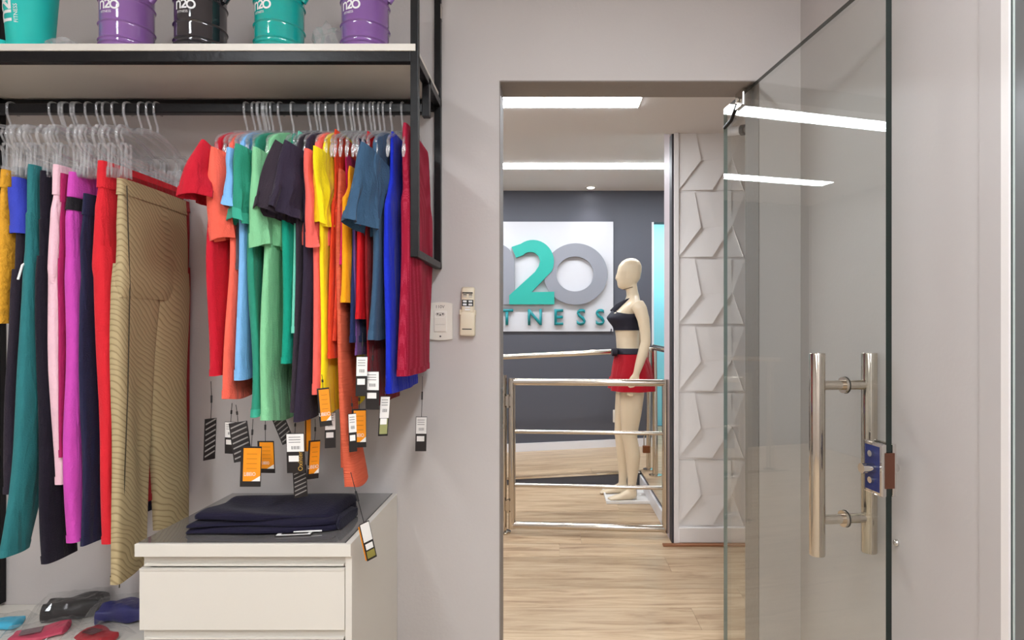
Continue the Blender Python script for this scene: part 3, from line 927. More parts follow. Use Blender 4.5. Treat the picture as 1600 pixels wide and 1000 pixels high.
# clip hanger: beam, curled ends, lower bar, two clips
cb = MB()
beam = [(0, -.178, -.128), (0, -.15, -.122), (0, -.125, -.128), (0, -.10, -.112), (0, -.05, -.098), (0, 0, -.092), (0, .05, -.098), (0, .10, -.112), (0, .125, -.128), (0, .15, -.122), (0, .178, -.128)]
cb.tube(beam, .0052, 8)
for s in (-1, 1):
    cb.tube([(0, s * .178, -.128), (0, s * .190, -.142), (0, s * .192, -.16), (0, s * .182, -.182), (0, s * .16, -.198), (0, s * .13, -.203)], .0042, 8)
    cb.tube([(0, s * .165, -.128), (0, s * .172, -.150), (0, s * .16, -.172), (0, s * .14, -.178)], .003, 6)
cb.tube([(0, -.14, -.203), (0, .14, -.203)], .0042, 8)
me_beam = mesh_of(cb, 'bar', M_acrylic)
cc = MB()
for dx in (-.006, .006):
    cc.tube([(dx, -.010, -.17), (dx, -.012, -.190), (dx * .6, -.012, -.23), (dx * .9, -.013, -.262)], .0032, 6)
    cc.tube([(dx, .010, -.17), (dx, .012, -.190), (dx * .6, .012, -.23), (dx * .9, .013, -.262)], .0032, 6)
    cc.box((min(dx, dx * 1.25), -.016, -.268), (max(dx, dx * 1.25), .016, -.238))
cc.tube([(-.008, -.008, -.172), (.008, -.008, -.172)], .0032, 6).tube([(-.008, .008, -.172), (.008, .008, -.172)], .0032, 6)
me_clip = mesh_of(cc, 'clip', M_acrylic)
me_size = mesh_of(MB().tube([(-.003, 0, 0), (.003, 0, 0)], .008, 12).tube([(0, -.003, -.006), (0, -.006, -.022), (0, -.009, -.045)], [.004, .007, .003], 8, flat=.5), 'end_notch', M_acrylic)

def add_child(name, me, parent, loc=(0, 0, 0)):
    o = bpy.data.objects.new(name, me)
    COL.objects.link(o)
    o.parent = parent
    o.location = loc
    return o
def hanger(X, yaw, kind, label, lean=0.0):
    T = thing('clip_hanger' if kind == 'clip' else 'shirt_hanger', label, 'hanger', (X, YR, ZRT + .0005), yaw, 'clear hangers with clips' if kind == 'clip' else 'clear shirt hangers')
    T.rotation_euler = (0, lean, yaw)
    add_child('hook', me_hook, T)
    if kind == 'clip':
        add_child('bar', me_beam, T)
        for s in (-1, 1):
            add_child('clip', me_clip, T, (0, s * .150, 0))
    else:
        add_child('arm', me_arm, T)
        for s in (-1, 1):
            add_child('end_notch', me_size, T, (0, s * .162, -.168))
    return T

# ------------------------------------------------------------------ garments
def sgnpow(v, p):
    return math.copysign(abs(v) ** p, v)
def folds(seed, amp):
    r = random.Random(seed)
    comps = [(r.uniform(14, 20), r.uniform(0, 6.3), r.uniform(-2, 2), 1.0), (r.uniform(28, 40), r.uniform(0, 6.3), r.uniform(-4, 4), .5), (r.uniform(50, 70), r.uniform(0, 6.3), r.uniform(-5, 5), .22)]
    drift = (r.uniform(4, 8), r.uniform(0, 6.3))
    def f(u, z, g):
        s = sum(a * math.sin(k * u + p + d * z) for k, p, d, a in comps)
        return amp * g * (s * .6 + .5 * math.sin(drift[0] * z + drift[1]))
    return f
def drape(tab, seed, amp=.01, rows=44, nseg=48, cap_top=True, fold_from=None, dx=0.0, du=0.0, exp=.55, z0=None, z1=None, grow=0.0, hemw=0.0):
    """Hanging cloth as a closed sleeve of fabric: tab rows (z, u_front, u_back, half_thickness)."""
    F = folds(seed, amp)
    rng = random.Random(seed * 7 + 1)
    ph = rng.uniform(0, 6)
    zt, zb = tab[0][0], tab[-1][0]
    za = zt if z0 is None else z0
    zc = zb if z1 is None else z1
    rs = []
    for i in range(rows + 1):
        z = lerp(za, zc, i / rows)
        q = (zt - z) / (zt - zb)
        uf, ub, th = interp(tab, z)
        g = min(1.0, .15 + q * 1.6)
        uc, hw = (uf + ub) / 2, (ub - uf) / 2
        ring = []
        for k in range(nseg):
            a = 2 * PI * k / nseg
            c, s = math.cos(a), math.sin(a)
            u = uc + (hw + grow) * sgnpow(c, .75)
            wv = (th + grow) * sgnpow(s, exp)
            u2 = u + du * q + .006 * g * math.sin(9 * z + ph + 3 * c)
            w2 = wv + F(u, z, g) + dx * q * q
            zz = z + (hemw * math.sin(u * 22 + ph) * (1 if i == rows else 0))
            ring.append((w2, u2, zz))
        rs.append(ring)
    return MB().rings(rs, cap_top, False)

def sleeve_mesh(root, beta, alpha, L, w0, w1, th0, th1, seed, sgn=-1, curl=0.0, rows=14):
    """Short sleeve: flattened tube leaving the shoulder point, beta = swing to -x, alpha = droop."""
    rng = random.Random(seed)
    ph = rng.uniform(0, 6)
    h = Vector((-math.sin(beta), sgn * math.cos(beta), 0))
    side = Vector((math.cos(beta), sgn * math.sin(beta), 0))
    rs = []
    p = Vector(root)
    al = alpha
    for i in range(rows + 1):
        t_ = i / rows
        al = alpha + curl * t_
        d = h * math.cos(al) + Vector((0, 0, -math.sin(al)))
        nrm = h * math.sin(al) + Vector((0, 0, math.cos(al)))
        if i: p = p + d * (L / rows)
        hw, th = lerp(w0, w1, t_), lerp(th0, th1, t_ ** .7)
        ring = []
        for k in range(28):
            a = 2 * PI * k / 28
            c, s = math.cos(a), math.sin(a)
            off = .009 * t_ * math.sin(3 * a + ph) + .004 * math.sin(11 * t_ + 2 * a + ph)
            off2 = t_ * (.010 * math.sin(5.5 * c + ph + 3 * t_) + .006 * math.sin(11 * c + 2 * ph))
            ring.append(p + side * off2 + nrm * (hw * sgnpow(c, .8) * (1 - .12 * math.sin(3 * t_ + ph))) + side * ((th + off) * sgnpow(s, .8)) + d * (.006 * math.sin(2 * a + ph) * t_))
        rs.append(ring)
    return rs

G_TOP = 'tops hanging on the right half of the rail'
G_BOT = 'trousers and leggings hanging on the left half of the rail'
FY = 1.61
def fX(px, Y=FY): return wx(px, Y)
def fZ(py, Y=FY): return wz(py, Y)

def tee(name, label, cat, px, ybot, m, seed, sl=None, th=.02, amp=.008, yaw=0.0, ztop=1.838, uf=-.19, dx=0.0, du=0.0, hem=True, m_cuff=None, hw=.007, hlabel=None, ubk=.165, back_sleeve=True):
    X = fX(px)
    T = thing(name, label, cat, (X, YR, ztop), yaw, G_TOP)
    zb = fZ(ybot)
    o = ztop
    tab = [(0.0, -.045, .045, th * .5), (-.012, -.085, .085, th * .7), (-.04, -.142, .14, th * .85), (-.062, -.166, .155, th), (-.13, uf + .012, ubk, th * 1.1), (-.35, uf + .006, ubk + .005, th * 1.15), (zb - o + .1, uf, ubk + .008, th * 1.15), (zb - o, uf - .002, ubk + .008, th * 1.3)]
    drape(tab, seed, amp * 1.7, dx=dx, du=du, hemw=hw).build('body', m, T, smooth=True, fix=True)
    if hem:
        drape(tab, seed, amp * 1.7, rows=4, z0=zb - o + .022, z1=zb - o - .001, grow=.0016, cap_top=False, dx=dx, du=du, hemw=hw).build('hem', m_cuff or m, T, smooth=True)
    if sl:
        rs = sleeve_mesh((0, -.15, -.105), *[math.radians(v) for v in sl[:2]], sl[2], .07, sl[3], th * .8, sl[4], seed, curl=math.radians(sl[5]) if len(sl) > 5 else 0)
        s_ = MB().rings(rs, False, False).build('sleeve', m, T, smooth=True)
        cuff = []
        for r in rs[-3:]:
            cen = sum((Vector(p) for p in r), Vector()) / len(r)
            cuff.append([Vector(p) + (Vector(p) - cen).normalized() * .0022 for p in r])
        MB().rings(cuff, False, False).build('cuff', m_cuff or m, s_, smooth=True)
        if back_sleeve:
            rs = sleeve_mesh((0, .10, -.11), math.radians(0), math.radians(82), .15, .055, .055, th * .7, th * 1.0, seed + 5, sgn=1)
            MB().rings(rs, False, False).build('sleeve', m, T, smooth=True)
    hanger(X + .001, yaw, 'shirt', hlabel or ('clear plastic hanger inside the ' + label.split(' ', 1)[0] + ' ' + name.replace('_', ' ')))
    return T

def tank(name, label, cat, px, ybot, m, seed, th=.014, amp=.006, ytop=None, uf=-.175, ubk=.16, yaw=0.0, strap=.10, arm=.22, dx=0.0, du=0.0, trim=None, hlabel=None, hem=True):
    X = fX(px)
    o = 1.815 if ytop is None else fZ(ytop, 1.68)
    T = thing(name, label, cat, (X, YR, o), yaw, G_TOP)
    zb = fZ(ybot) - o
    a = min(arm, -zb * .5)
    tab = [(0.0, -strap - .02, strap + .01, th * .45), (-.02, -strap - .026, strap + .016, th * .6), (-a * .6, -strap - .022, strap + .02, th * .8), (-a * .85, uf + .03, ubk - .02, th), (-a, uf + .008, ubk, th * 1.1), (min(zb * .8, -a - .02), uf, ubk, th * 1.15), (zb, uf - .004, ubk, th * 1.25)]
    drape(tab, seed, amp, dx=dx, du=du).build('body', m, T, smooth=True)
    if hem:
        drape(tab, seed, amp, rows=3, z0=zb + .018, z1=zb - .001, grow=.0014, cap_top=False, dx=dx, du=du).build('hem', m, T, smooth=True)
    if trim:
        drape(tab, seed, amp, rows=14, z0=-.004, z1=-a, grow=.0014, cap_top=False, dx=dx, du=du, nseg=48).build('binding', trim, T, smooth=True)
    hanger(X + .001, yaw, 'shirt', hlabel or ('clear plastic hanger inside the ' + label.split(' ', 1)[0] + ' ' + name.replace('_', ' ')))
    return T

def pants(name, label, cat, px, ytop, ybot, m, seed, th=.018, amp=.007, yaw=0.0, wb=.05, m_wb=None, legw=(.155, .10), dxf=0.0, duf=0.0, crotch=.30, rear=True, uf=-.175, ub=.165, ybot_rear=None, X=None, hlabel=None, extras=None, lean=0.0):
    X = fX(px) if X is None else X
    zt = fZ(ytop)
    zb = fZ(ybot)
    T = thing(name, label, cat, (X, YR, zt), yaw, G_BOT)
    zbr = -((zt - fZ(ybot_rear)) if ybot_rear else (zt - zb) * .985)
    H = zt - zb
    top = [(0, uf + .006, ub - .006, th * .6), (-.03, uf + .004, ub - .004, th * .7), (-wb, uf + .002, ub, th * .75), (-.13, uf - .006, ub + .004, th), (-crotch, uf - .008, ub + .006, th * 1.15), (-crotch - .035, uf - .004, ub + .002, th * .8)]
    drape(top, seed, amp * .6, rows=24, dx=dxf * .1).build('body', m, T, smooth=True)
    mid = -.004
    f_t = [(-crotch + .06, uf - .006, mid + .012, th * 1.0), (-crotch, uf - .008, mid + .01, th * 1.15), (-crotch - .2, uf - .004, uf + legw[0], th * 1.1), (-H * .75, uf, uf + lerp(legw[0], legw[1], .7), th * .95), (-H, uf, uf + legw[1], th * .85)]
    drape(f_t, seed + 1, amp, rows=40, nseg=40, dx=dxf, du=duf).build('leg', m, T, smooth=True)
    drape(f_t, seed + 1, amp, rows=3, nseg=40, z0=-H + .02, z1=-H - .001, grow=.0015, cap_top=False, dx=dxf, du=duf).build('hem', m, T, smooth=True)
    if rear:
        r_t = [(-crotch + .06, mid - .012, ub + .004, th * 1.0), (-crotch, mid - .01, ub + .006, th * 1.15), (-crotch - .2, ub - legw[0], ub + .004, th * 1.1), (zbr, ub - legw[1], ub, th * .85)]
        drape(r_t, seed + 2, amp, rows=36, nseg=40).build('leg', m, T, smooth=True)
    if wb:
        drape(top, seed, amp * .6, rows=6, z0=.001, z1=-wb, grow=.0038, cap_top=False, dx=dxf * .1).build('waistband', m_wb or m, T, smooth=True)
    if extras:
        extras(T, top, seed, amp * .6)
    hanger(X, yaw + random.uniform(-.06, .06), 'clip', hlabel or ('clear clip hanger holding the ' + ' '.join(label.split(' ')[:3])), lean + random.uniform(-.05, .05))
    return T

# ---- tops, from the red tee on the left of the group to the maroon mesh top at the end post
tee('t_shirt', 'cardinal red t-shirt, leftmost of the hanging tops', 't-shirt', 330, 590, fabric('cardinal', (196, 22, 44)), 11, sl=(16, 60, .15, .062, .032, 20), th=.017)
tee('t_shirt', 'coral t-shirt just right of the cardinal red one', 't-shirt', 352, 622, fabric('coral', (246, 104, 84)), 12, sl=(24, 80, .24, .040, .024, 14), th=.013, amp=.006)
tank('heather_top', 'dark heather grey top between coral and light blue shirts', 'top', 361, 420, fabric('heather', (84, 74, 80)), 13, th=.007, ytop=228)
tee('t_shirt', 'light blue t-shirt between coral and sea green shirts', 't-shirt', 369, 590, fabric('lightblue', (128, 184, 236)), 14, sl=(10, 82, .16, .06, .02), th=.014, amp=.006, m_cuff=fabric('lightblue', (128, 184, 236)))
tee('t_shirt', 'sea green t-shirt with stitched sleeve beside the mint one', 't-shirt', 389, 652, fabric('seagreen', (44, 142, 116)), 15, sl=(18, 76, .20, .058, .024, 8), th=.016, m_cuff=fabric('seagreen_cuff', (60, 168, 140)))
tee('t_shirt', 'pale mint green t-shirt with curled sleeve', 't-shirt', 411, 660, fabric('mint', (134, 204, 152)), 16, sl=(14, 80, .26, .040, .028, 12), th=.016, amp=.008)
tank('tank_top', 'deep jade tank top right of the mint t-shirt', 'top', 441, 568, fabric('jade', (8, 150, 124)), 17, th=.016, ytop=208, uf=-.185)
tank('tank_top', 'pale aqua tank top peeking between jade and charcoal tops', 'top', 453, 520, fabric('aqua', (112, 208, 182)), 18, th=.008, ytop=207, strap=.115)
tee('t_shirt', 'charcoal t-shirt with a wide sleeve flopping over the jade top', 't-shirt', 459, 640, fabric('charcoal', (50, 40, 50)), 19, sl=(42, 64, .19, .062, .024, 10), th=.010, amp=.005)
tee('t_shirt', 'blackish purple t-shirt with wide sleeve beside the coral one', 't-shirt', 471, 655, fabric('nightpurple', (46, 36, 54)), 20, sl=(34, 66, .19, .066, .026, 8), th=.013)
tee('t_shirt', 'salmon pink t-shirt left of the yellow one', 't-shirt', 489, 612, fabric('salmon', (240, 102, 92)), 21, sl=(12, 84, .26, .036, .022, 6), th=.014, amp=.007)
tee('t_shirt', 'bright yellow t-shirt between salmon and orange tops', 't-shirt', 503, 648, fabric('yellow', (255, 222, 22)), 22, sl=(8, 82, .20, .040, .016, 6), th=.011, amp=.005)
tank('tank_top', 'orange red tank top right of the yellow t-shirt', 'top', 513, 560, fabric('orangered', (226, 66, 28)), 23, th=.008, ytop=205, strap=.12)
tank('tank_top', 'perforated orange mesh top with a straight hem', 'top', 518, 532, fabric_mesh('orange', (214, 62, 36), (120, 26, 18)), 24, th=.007, ytop=215, strap=.10)
tank('tank_top', 'magenta tank top left of the amber one', 'top', 527, 412, fabric('magenta', (214, 20, 100)), 25, th=.006, ytop=240, hlabel='clear plastic hanger inside the magenta tank top')
tank('tank_top', 'amber yellow tank top hanging short in the middle', 'top', 537, 472, fabric('amber', (252, 164, 14)), 26, th=.013, ytop=262, strap=.12, arm=.1, uf=-.19, hlabel='clear plastic hanger above the amber tank top')
tank('tank_top', 'navy tank top between amber and red mesh tops', 'top', 547, 535, fabric('navy', (28, 40, 84)), 27, th=.009, ytop=215, hlabel='clear plastic hanger inside the navy tank top')
tank('tank_top', 'plum tank top squeezed behind the navy one', 'top', 553, 555, fabric('plum', (110, 70, 130)), 28, th=.005, ytop=215, hlabel='clear plastic hanger inside the plum tank top')
tank('tank_top', 'scarlet perforated mesh tank top left of the slate tee', 'top', 562, 498, fabric_mesh('scarlet', (206, 20, 30), (120, 8, 14)), 29, th=.011, ytop=205, uf=-.185, hlabel='clear plastic hanger inside the scarlet mesh tank top')
tank('tank_top', 'dark red tank top behind the scarlet mesh one', 'top', 570, 640, fabric('darkred', (128, 14, 20)), 30, th=.007, ytop=220, hlabel='clear plastic hanger inside the dark red tank top')
tee('t_shirt', 'slate blue t-shirt with wide sleeve near the end post', 't-shirt', 583, 528, fabric('slate', (56, 86, 114)), 31, sl=(26, 68, .22, .062, .024, 8), th=.013, hlabel='clear plastic hanger inside the slate blue t-shirt')
tank('tank_top', 'royal blue tank top left of the maroon mesh one', 'top', 602, 616, fabric('royal', (20, 44, 196)), 32, th=.013, ytop=205, hlabel='clear plastic hanger inside the royal blue tank top')
tank('tank_top', 'maroon perforated mesh top at the end post, rightmost garment', 'top', 627, 588, fabric_mesh('maroon', (152, 12, 46), (205, 72, 100), 240), 33, th=.020, ytop=198, strap=.135, amp=.008, hlabel='clear plastic hanger inside the maroon mesh top')

# long terracotta garment that reaches the cabinet
X = fX(522)
LT = thing('long_scarf_top', 'long ribbed terracotta garment reaching down to the cabinet', 'garment', (X, YR, 1.70), 0, G_TOP)
Hh = 1.70 - fZ(757)
rust = mat('ribbed_terracotta', srgb(214, 98, 70), 0.85, bump=0.5, bscale=16, stretch=(1, 1, 14), var=0.12, vscale=8, spec=0.2)
drape([(0, -.15, -.09, .006), (-.25, -.175, -.10, .008), (-.6, -.185, -.10, .010), (-Hh * .85, -.19, -.09, .014), (-Hh, -.19, -.075, .020)], 61, .007, dx=.042, nseg=40, hemw=.014).build('front_panel', rust, LT, smooth=True)
drape([(0, -.12, -.05, .005), (-.25, -.13, -.04, .007), (-(Hh - .03), -.14, -.03, .018)], 62, .008, dx=.012, nseg=40, hemw=.008).build('back_panel', rust, LT, smooth=True)

# ---- bottoms
def white_piping(T, top, seed, amp):
    MB().tube([(.02, -.188, -.19), (.03, -.186, -.15), (.034, -.15, -.12), (.03, -.10, -.10)], .003, 8).build('piping', M_print, T, smooth=True)
pants('knit_leggings', 'mustard yellow ribbed garment, leftmost on the rail', 'trousers', -6, 262, 505, mat('mustard_knit', srgb(222, 160, 40), 0.9, bump=0.6, bscale=90, var=0.2, vscale=60), 41, th=.016, crotch=.2)
pants('shorts', 'royal blue gym shorts on a clear clip hanger', 'shorts', 11, 274, 362, fabric('bluesh', (62, 74, 190)), 42, th=.022, crotch=.09, wb=.045, legw=(.17, .17))
pants('track_pants', 'black track pants with curved white piping', 'trousers', 16, 330, 770, fabric('blackish', (40, 32, 44)), 43, th=.014, crotch=.22, extras=white_piping, hlabel='clear clip hanger holding the black track pants', duf=-.03)
pants('leggings', 'teal green leggings with a deep folded waistband', 'leggings', 37, 254, 864, fabric('teal', (44, 118, 122)), 44, th=.017, wb=.135, legw=(.15, .085), duf=-.05, dxf=-.03, amp=.008)
pants('leggings', 'black leggings beside the teal pair', 'leggings', 56, 264, 880, fabric('inkblack', (24, 18, 32)), 45, th=.016, wb=.13, duf=-.015, dxf=.03)
pants('leggings', 'pale pink leggings tapering to a narrow ankle', 'leggings', 76, 254, 760, fabric('palepink', (240, 196, 208)), 46, th=.019, wb=.085, legw=(.16, .06), duf=-.0, dxf=.015)
pants('leggings', 'wine red leggings squeezed between pink and orchid pairs', 'leggings', 87, 268, 716, fabric('wine', (170, 30, 92)), 47, th=.007, wb=.08, amp=.004)
def black_band(T, top, seed, amp):
    drape(top, seed, amp, rows=4, z0=-.072, z1=-.108, grow=.003, cap_top=False).build('mesh_band', fabric('bandblack', (30, 26, 32)), T, smooth=True)
pants('leggings', 'orchid purple leggings with a black band below the waist', 'leggings', 102, 266, 850, fabric('orchid', (206, 74, 180)), 48, th=.020, wb=.07, extras=black_band, duf=-.01, legw=(.15, .12))
pants('leggings', 'midnight navy leggings between orchid and red pairs', 'leggings', 124, 300, 856, fabric('midnight', (34, 34, 64)), 49, th=.010, wb=.06)
pants('joggers', 'bright red joggers with gathered waistband', 'trousers', 148, 248, 852, fabric('brightred', (216, 36, 48)), 50, th=.024, wb=.075, legw=(.17, .11), dxf=.015, amp=.008)
def zip_seam(T, top, seed, amp):
    MB().tube([(.022, -.17, -.02), (.027, -.165, -.3), (.026, -.172, -.6), (.024, -.185, -.9), (.022, -.2, -1.14)], .0016, 6).build('side_zip', mat('zip_dark', srgb(60, 52, 34), 0.6), T)
pants('trousers', 'olive trousers with quilted wavy texture, nearest the gap', 'trousers', 174, 276, 908, fabric_wavy('olive', (182, 163, 124), (150, 131, 96)), 51, th=.021, wb=.045, legw=(.165, .15), duf=-.035, amp=.013, ybot_rear=866, extras=zip_seam, yaw=math.radians(2), ub=.142)
pants('trousers', 'dark red trousers hanging behind the olive pair', 'trousers', 162, 262, 812, fabric('deepred', (150, 12, 22)), 52, th=.010, wb=.05, legw=(.165, .15), yaw=0, X=-1.243, uf=-.10, ub=.188)
for i, (px, ln) in enumerate(((20, .02), (118, -.02), (200, .03))):
    hanger(wx(px, YR) , 0.05, 'clip', ['clear clip hanger, leftmost on the rail', 'clear clip hanger above the pale pink leggings', 'clear clip hanger left of the olive trousers'][i], ln)
for i, px in enumerate((399, 408, 417, 427)):
    hanger(wx(px, YR), random.uniform(-.05, .05), 'shirt', 'clear empty hanger behind the mint t-shirt, %s of four from the left' % ['first', 'second', 'third', 'fourth'][i])

# ------------------------------------------------------------------ swing tags
def hang_tag(px, py, w_, h_, Y, kind, label, ytop=None, rot=0.0, tilt=0.0, n=0):
    """card centred on (px, py); size in px at that depth"""
    s = Y / FP
    w2, h2 = w_ * s / 2, h_ * s / 2
    T = thing('swing_tag', label, 'tag', (wx(px, Y), Y, wz(py, Y)), rot, 'swing tags under the tops')
    T.rotation_euler = (0, tilt, rot)
    k = MB()
    card = M_tag_black
    MB().box((-w2, -.0012, -h2), (w2, .0012, h2)).build('card', card if kind != 'orange_plain' else M_tag_orange, T, bevel=.0006)
    if kind == 'orange':
        MB().box((-w2 * .72, -.0018, -h2 * .72), (w2 * .95, -.0011, h2 * .92)).build('orange_face', M_tag_orange, T)
        MB().prism([(w2 * .1, -h2 * .72), (w2 * .95, -h2 * .72), (w2 * .95, -h2 * .45)], -.0021, -.0017).build('white_corner', M_tag_white, T)
        text_obj('brand_print', 'LIBEIO', h2 * .26, M_tag_white, T, (-.05 * w2, -.0024, -h2 * .45), center=True, squash=.75)
        for j in range(4):
            MB().box((-w2 * .4, -.0021, h2 * (.62 - .24 * j)), (w2 * .6, -.0017, h2 * (.645 - .24 * j))).build('text_line', mat('line_brown', srgb(190, 110, 20), .6), T)
    if kind in ('label', 'oxi', 'khaki'):
        f = {'label': .02, 'oxi': .08, 'khaki': -.1}[kind]
        MB().box((-w2 * .92, -.0019, h2 * f), (w2 * .96, -.0011, h2 * .97)).build('price_label', M_tag_white, T)
        for j in range(3):
            MB().box((-w2 * .7, -.0023, h2 * (.8 - .13 * j)), (w2 * .6, -.0018, h2 * (.825 - .13 * j))).build('text_line', M_ink, T)
        for j in range(9):
            MB().box((w2 * (-.4 + .11 * j), -.0023, h2 * .2), (w2 * (-.4 + .11 * j + (.03 if j % 3 else .06)), -.0018, h2 * .36)).build('barcode_bar', M_ink, T)
        MB().box((-w2 * .75, -.0019, -h2 * .42), (w2 * (.35 if kind == 'oxi' else .6), -.0011, -h2 * .12)).build('sticker', M_tag_white, T)
        if kind == 'oxi':
            text_obj('brand_print', 'Oxinter', h2 * .34, M_gold, T, (w2 * .75, -.0019, -h2 * .9), right=(0, 0, 1), up=(-1, 0, 0), squash=.9)
        if kind == 'khaki':
            MB().box((-w2 * .8, -.0017, -h2 * .9), (w2 * .8, -.0011, -h2 * .12)).build('khaki_print', mat('tag_khaki', srgb(150, 150, 96), .6), T)
    if kind == 'zebra':
        for j in range(7):
            z = h2 * (.8 - .26 * j)
            MB().prism([(-w2 * .85, z - h2 * .1), (w2 * .85, z + h2 * .12), (w2 * .85, z + h2 * .19), (-w2 * .85, z - h2 * .03)], -.0017, -.0011).build('stripe', mat('stripe_grey', srgb(150, 144, 140), .6), T)
    if kind == 'orange_plain':
        MB().box((-w2 * .98, -.0018, -h2 * .98), (-w2 * .6, -.0011, h2 * .98)).build('dark_edge', M_tag_black, T)
    zt = (wz(ytop, Y) - wz(py, Y)) if ytop else h2 + .05
    MB().tube([(.0, -.001, h2 - .004), (.001, 0, (h2 + zt) * .5), (0, .004, zt)], .0009, 5).build('string', M_string, T)
    if zt - h2 > .035:
        MB().tube([(.0006, 0, lerp(h2, zt, .42)), (.0006, .001, lerp(h2, zt, .62))], .0026, 6).build('toggle', M_string, T)
    return T
TY = 1.66
hang_tag(328, 686, 20, 64, TY, 'zebra', 'grey black swing tag turned edgewise under the cardinal red t-shirt', 596, rot=1.2, tilt=.04)
hang_tag(361, 684, 22, 50, 1.72, 'label', 'black swing tag with white label, leftmost in the cluster under coral tee', 630, rot=-.2)
hang_tag(376, 690, 26, 62, 1.68, 'zebra', 'black striped swing tag in the cluster under the light blue tee', 632, rot=.35, tilt=-.12)
hang_tag(392, 729, 31, 63, 1.62, 'orange', 'large orange swing tag with black border, lowest on the left', 655, rot=.1, tilt=.03)
hang_tag(416, 714, 30, 50, 1.68, 'orange', 'orange swing tag half behind the large one, under the mint tee', 648, rot=-.25, tilt=-.05)
hang_tag(441, 668, 18, 52, 1.70, 'zebra', 'striped black swing tag twisted under the jade top', 600, rot=.4, tilt=-.35)
hang_tag(462, 708, 29, 62, 1.62, 'oxi', 'black swing tag with white price label and gold vertical lettering', 652, rot=-.05, tilt=-.03)
hang_tag(469, 752, 20, 50, 1.66, 'zebra', 'striped black swing tag hanging lowest, above the folded leggings', 700, rot=.5, tilt=-.05)
hang_tag(481, 680, 9, 50, 1.70, 'orange_plain', 'narrow orange swing tag seen edgewise under the purple tee', 640, rot=.7)
hang_tag(490, 718, 18, 60, 1.66, 'orange', 'orange swing tag right of the gold lettered one', 655, rot=.75, tilt=.05)
hang_tag(507, 636, 18, 60, 1.60, 'orange', 'orange swing tag hanging in front of the yellow tee hem', 585, rot=.35, tilt=-.08)
hang_tag(516, 672, 16, 56, 1.68, 'label', 'dark swing tag with pink white sticker left of terracotta garment', 610, rot=.3)
hang_tag(551, 676, 12, 60, 1.58, 'label', 'narrow black swing tag with white label over the terracotta garment', 620, rot=.5, tilt=-.03)
hang_tag(561, 669, 22, 60, 1.62, 'orange', 'orange swing tag right of the terracotta garment', 610, rot=.15)
hang_tag(565, 588, 17, 62, 1.57, 'label', 'black swing tag with white label under the scarlet mesh top', 520, rot=.3, tilt=.02)
hang_tag(582, 610, 22, 60, 1.58, 'label', 'square white price label on black swing tag under the slate tee', 540, rot=-.1)
hang_tag(600, 650, 15, 62, 1.60, 'khaki', 'khaki printed swing tag under the royal blue top', 612, rot=.55, tilt=.06)
hang_tag(658, 678, 17, 54, 1.90, 'label', 'lone black swing tag on a long string below the maroon top', 588, rot=.1, tilt=.02)
# tag lying over the cabinet edge with its long string
P0 = Vector((wx(548, 1.57), 1.57, wz(738, 1.57)))
YT = 1.525
T = thing('swing_tag', 'black and white swing tag hanging over the front corner of the cabinet', 'tag', (wx(575, YT), YT, wz(845, YT)), .55, 'swing tags under the tops')
T.rotation_euler = (0, -.22, .75)
MB().box((-.014, -.0012, -.052), (.014, .0012, .052)).build('card', M_tag_black, T, bevel=.0006)
MB().box((-.012, -.0019, .0), (.012, -.0011, .05)).build('price_label', M_tag_white, T)
MB().box((-.010, -.0019, -.022), (.010, -.0011, -.006)).build('sticker', M_tag_white, T)
MB().box((-.011, -.0019, -.046), (.011, -.0011, -.026)).build('gold_print', mat('tag_olive_gold', srgb(140, 130, 60), .5), T)
MB().box((-.016, .002, -.05), (.004, .004, .045)).build('orange_card', M_tag_orange, T)
bpy.context.view_layer.update()
inv = T.matrix_basis.inverted()
e1 = Vector((0, 0, .05))
s0 = inv @ P0
MB().tube([e1, e1.lerp(s0, .5), s0], .0011, 6).build('string', M_string, T)
MB().tube([e1.lerp(s0, .42), e1.lerp(s0, .62)], .003, 6).build('toggle', M_string, T)

# ------------------------------------------------------------------ drawer cabinet
CYF = 1.538
cx0, cx1 = wx(217, CYF), wx(549, CYF)
czt = wz(849, CYF)
cab = thing('drawer_cabinet', 'white drawer cabinet with dark glass top below the hanging tops', 'cabinet', ((cx0 + cx1) / 2, (CYF + YW) / 2, 0))
def C3(x, y, z): return (x - (cx0 + cx1) / 2, y - (CYF + YW) / 2, z)
body = MB().box(C3(cx0, CYF + .02, 0.03), C3(cx0 + .018, YW - .002, czt - .034)).box(C3(cx0, YW - .02, 0.03), C3(cx1 - .018, YW - .002, czt - .034)).box(C3(cx0, CYF + .02, .03), C3(cx1, YW - .002, .05)).build('carcass', M_white, cab)
MB().box(C3(cx1 - .018, CYF + .0042, 0.0), C3(cx1, YW - .002, czt + .0)).build('side_panel', M_white, cab, bevel=.001)
topm = MB().box(C3(cx0 - .008, CYF + .0041, czt - .034), C3(cx1 - .0181, YW - .002, czt - .004)).build('top_board', M_white, cab, bevel=.0015)
MB().box(C3(cx0 - .008, CYF - .006, czt - .034), C3(cx1 + .0005, CYF + .004, czt)).build('top_lip', M_white, cab, bevel=.0015)
MB().box(C3(cx0 - .004, CYF + .004, czt - .004), C3(cx1 - .0185, YW - .003, czt + .001)).build('glass_top', mat('smoked_glass', srgb(112, 108, 106), 0.07, coat=1.0, spec=0.8), cab)
MB().box(C3(cx1 - .0185, CYF + .004, czt - .002), C3(cx1 - .0155, YW - .003, czt + .0012)).build('glass_rim', mat('rim_dark', srgb(60, 58, 56), .4), cab)
z = czt - .038
k = 0
